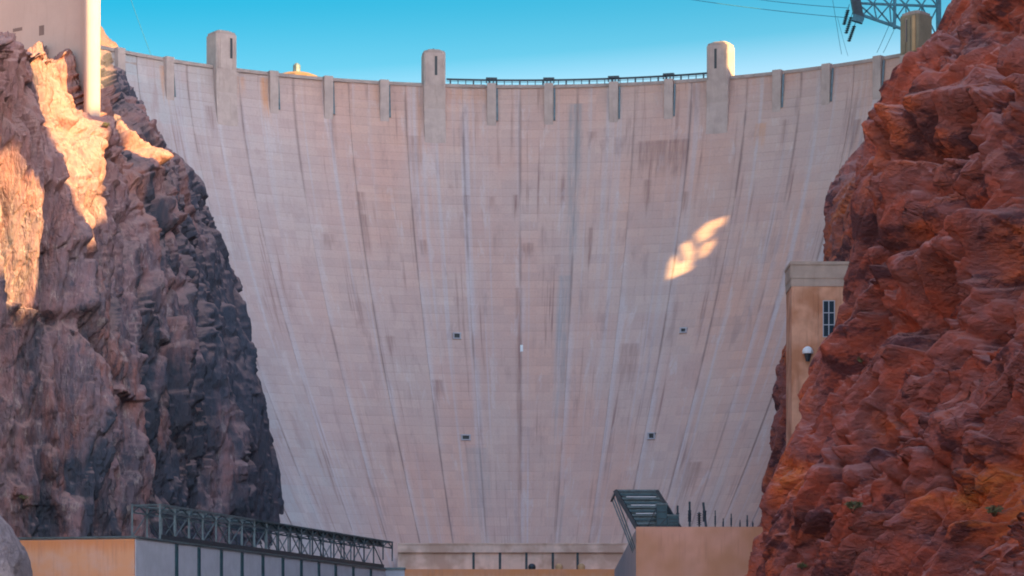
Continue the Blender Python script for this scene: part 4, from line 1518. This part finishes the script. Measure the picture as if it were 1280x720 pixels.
for dy in (0.0, 7.0):
    # main legs go on up out of the frame and down behind the cliff
    tbar('leg', g3(1172, -150, dy), g3(1174, 120, dy), 1.1)
    tbar('leg', g3(1120, -150, dy), g3(1118, 36, dy), 0.7)
    tbar('chord', g3(1060, -22, dy), g3(1190, -10, dy), 0.6)
    tbar('chord', g3(1078, 19, dy), g3(1174, 52, dy), 0.6)
    tbar('chord', g3(1072, 4, dy), g3(1172, 8, dy), 0.5)
    nods_t = [(1072, 4), (1092, 5), (1112, 6), (1132, 6), (1152, 7), (1172, 8)]
    nods_b = [(1078, 19), (1096, 25), (1114, 31), (1134, 38), (1154, 45), (1174, 52)]
    for i in range(5):
        tbar('brace', g3(*nods_t[i], dy), g3(*nods_b[i + 1], dy), 0.33)
        tbar('brace', g3(*nods_b[i], dy), g3(*nods_t[i + 1], dy), 0.33)
        tbar('brace', g3(*nods_t[i], dy), g3(*nods_b[i], dy), 0.3)
        u0 = (1060 + 22 * i, -22)
        u1 = (1060 + 22 * (i + 1), -20)
        tbar('brace', g3(*u0, dy), g3(*nods_t[i + 1], dy), 0.33)
        tbar('brace', g3(*u1, dy), g3(*nods_t[i], dy), 0.33)
for i in range(6):
    tbar('cross_beam', g3(*nods_t[i]), g3(*nods_t[i], 7), 0.35)
    tbar('cross_beam', g3(*nods_b[i]), g3(*nods_b[i], 7), 0.35)
    if i < 5:
        tbar('brace', g3(*nods_b[i]), g3(*nods_b[i + 1], 7), 0.3)
        tbar('brace', g3(*nods_t[i]), g3(*nods_t[i + 1], 7), 0.3)
# heavy end post of the arm
m = MB()
a, b = g3(1064, -30, -1), g3(1074, 26, -1)
m.bar(a, b, 3.2, 2.4)
m.build('end_post', M_STEEL_DARK, tt_, tuple(tt_.location))
tbar('end_plate', g3(1066, 22, -2), g3(1079, 26, -2), 1.5)

ilab = ['upper hanging insulator string left of the lattice arm', 'middle hanging insulator string left of the lattice arm', 'lowest hanging insulator string left of the lattice arm']
for i, (x0, y0, x1, y1) in enumerate(((1060, 12, 1055, 31), (1064, 21, 1057.5, 42), (1068, 32, 1061, 52))):
    a, b = P(x0, y0, YT), P(x1, y1, YT)
    s_ = thing('insulator_string', ilab[i], 'insulator', a, 'insulator strings on the lattice arm')
    d_ = b - a
    for q in range(8):
        c = a + d_ * (q + 0.5) / 8
        m = MB()
        m.lathe(c, [(0.25, -0.35), (0.72, -0.1), (0.72, 0.1), (0.25, 0.3)], 8)
        m.build('disc', M_STEEL, s_, tuple(s_.location))
    bar_part('link', a - d_ * 0.35, b, 0.2, M_STEEL_DARK, s_)


def cable(a, b, sag, r, lab):
    n = 14
    pts = []
    for i in range(n + 1):
        t = i / n
        p = a + (b - a) * t
        p = p + np.array((0, 0, -4 * sag * t * (1 - t)))
        pts.append(p)
    m = MB()
    m.tube(pts, r)
    o = m.build('power_line', M_STEEL_SKY, None, tuple(a))
    tag(o, lab, 'cable', 'overhead cables')


cable(P(740, -22, 985), P(1057, 22, 985), 1.2, 0.11, 'lower overhead cable crossing the sky to the insulators')
cable(P(860, -14, 985), P(1060, 10, 985), 0.8, 0.11, 'upper overhead cable crossing the sky to the insulators')
cable(P(1040, -6, 985), P(1052, 68, 990), 0.4, 0.08, 'thin steep wire dropping just left of the insulators')
cable(P(1047, 22, 985), P(1060, 70, 990), 0.3, 0.06, 'second steep wire below the insulator strings')
cable(P(1112, 30, 984), P(1096, 66, 992), 0.2, 0.09, 'slanting wire from lattice arm to crest, left of two')
cable(P(1119, 34, 984), P(1104, 66, 992), 0.2, 0.09, 'slanting wire from lattice arm to crest, right of two')
cable(P(150, -40, 1060), P(190, 72, 1010), 0.5, 0.10, 'thin wire across the sky beside the sunlit pier')

# ------------------------------------------------------------------ shrubs on the rocks
dg = bpy.context.evaluated_depsgraph_get()
trees = [BVHTree.FromObject(o, dg) for o in (LEFT, RIGHT)]


def shrub(px, py, which, size, lab):
    d = Vector(P(px, py, 1.0)).normalized()
    hit, nrm_, _i, _d = trees[which].ray_cast(Vector((0, 0, 0)), d)
    if hit is None:
        return
    base = np.array(hit)
    s_ = thing('desert_shrub', lab, 'shrub', base, 'shrubs on the cliffs')
    r_ = random.Random(int(px))
    m = MB()
    for q in range(7):
        e = base + np.array((r_.uniform(-.5, .5), r_.uniform(-.7, -.1), r_.uniform(.3, .8))) * size
        m.bar(base + np.array((0, 0.3, -0.2)), e, 0.06 * size)
    m.build('stem', M_STEM, s_, tuple(s_.location))
    m = MB()
    for q in range(130):
        a = r_.uniform(0, 6.28)
        rr_ = size * 0.62 * r_.random() ** 0.5
        c = base + np.array((rr_ * math.cos(a), -0.35 * size + 0.6 * rr_ * math.sin(a), size * (0.25 + 0.55 * r_.random() * (1 - 0.5 * rr_ / size))))
        l = 0.16 * size * r_.uniform(0.6, 1.3)
        x = np.array([r_.uniform(-1, 1) for _ in range(3)])
        y = np.array([r_.uniform(-1, 1) for _ in range(3)])
        m.add([c - x * l, c + y * l * 0.5, c + x * l, c - y * l * 0.5], [(0, 1, 2, 3)])
    m.build('foliage', M_LEAF, s_, tuple(s_.location))


shrub(1079, 456, 1, 1.9, 'yellow green shrub in a hollow of the red cliff below the building')
shrub(1066, 640, 1, 2.4, 'dark green shrub low on the red cliff, beside a vertical crack')
shrub(1243, 645, 1, 2.1, 'grey green shrub on the red cliff near the right edge')
shrub(1003, 712, 1, 1.6, 'small green tuft at the foot of the red cliff')
shrub(30, 626, 0, 1.9, 'olive shrub low on the left cliff above the rust stained wall')  # the wall meant is the orange streaked concrete one
shrub(133, 160, 0, 1.7, 'small yellow shrub on the left cliff just below the pier')
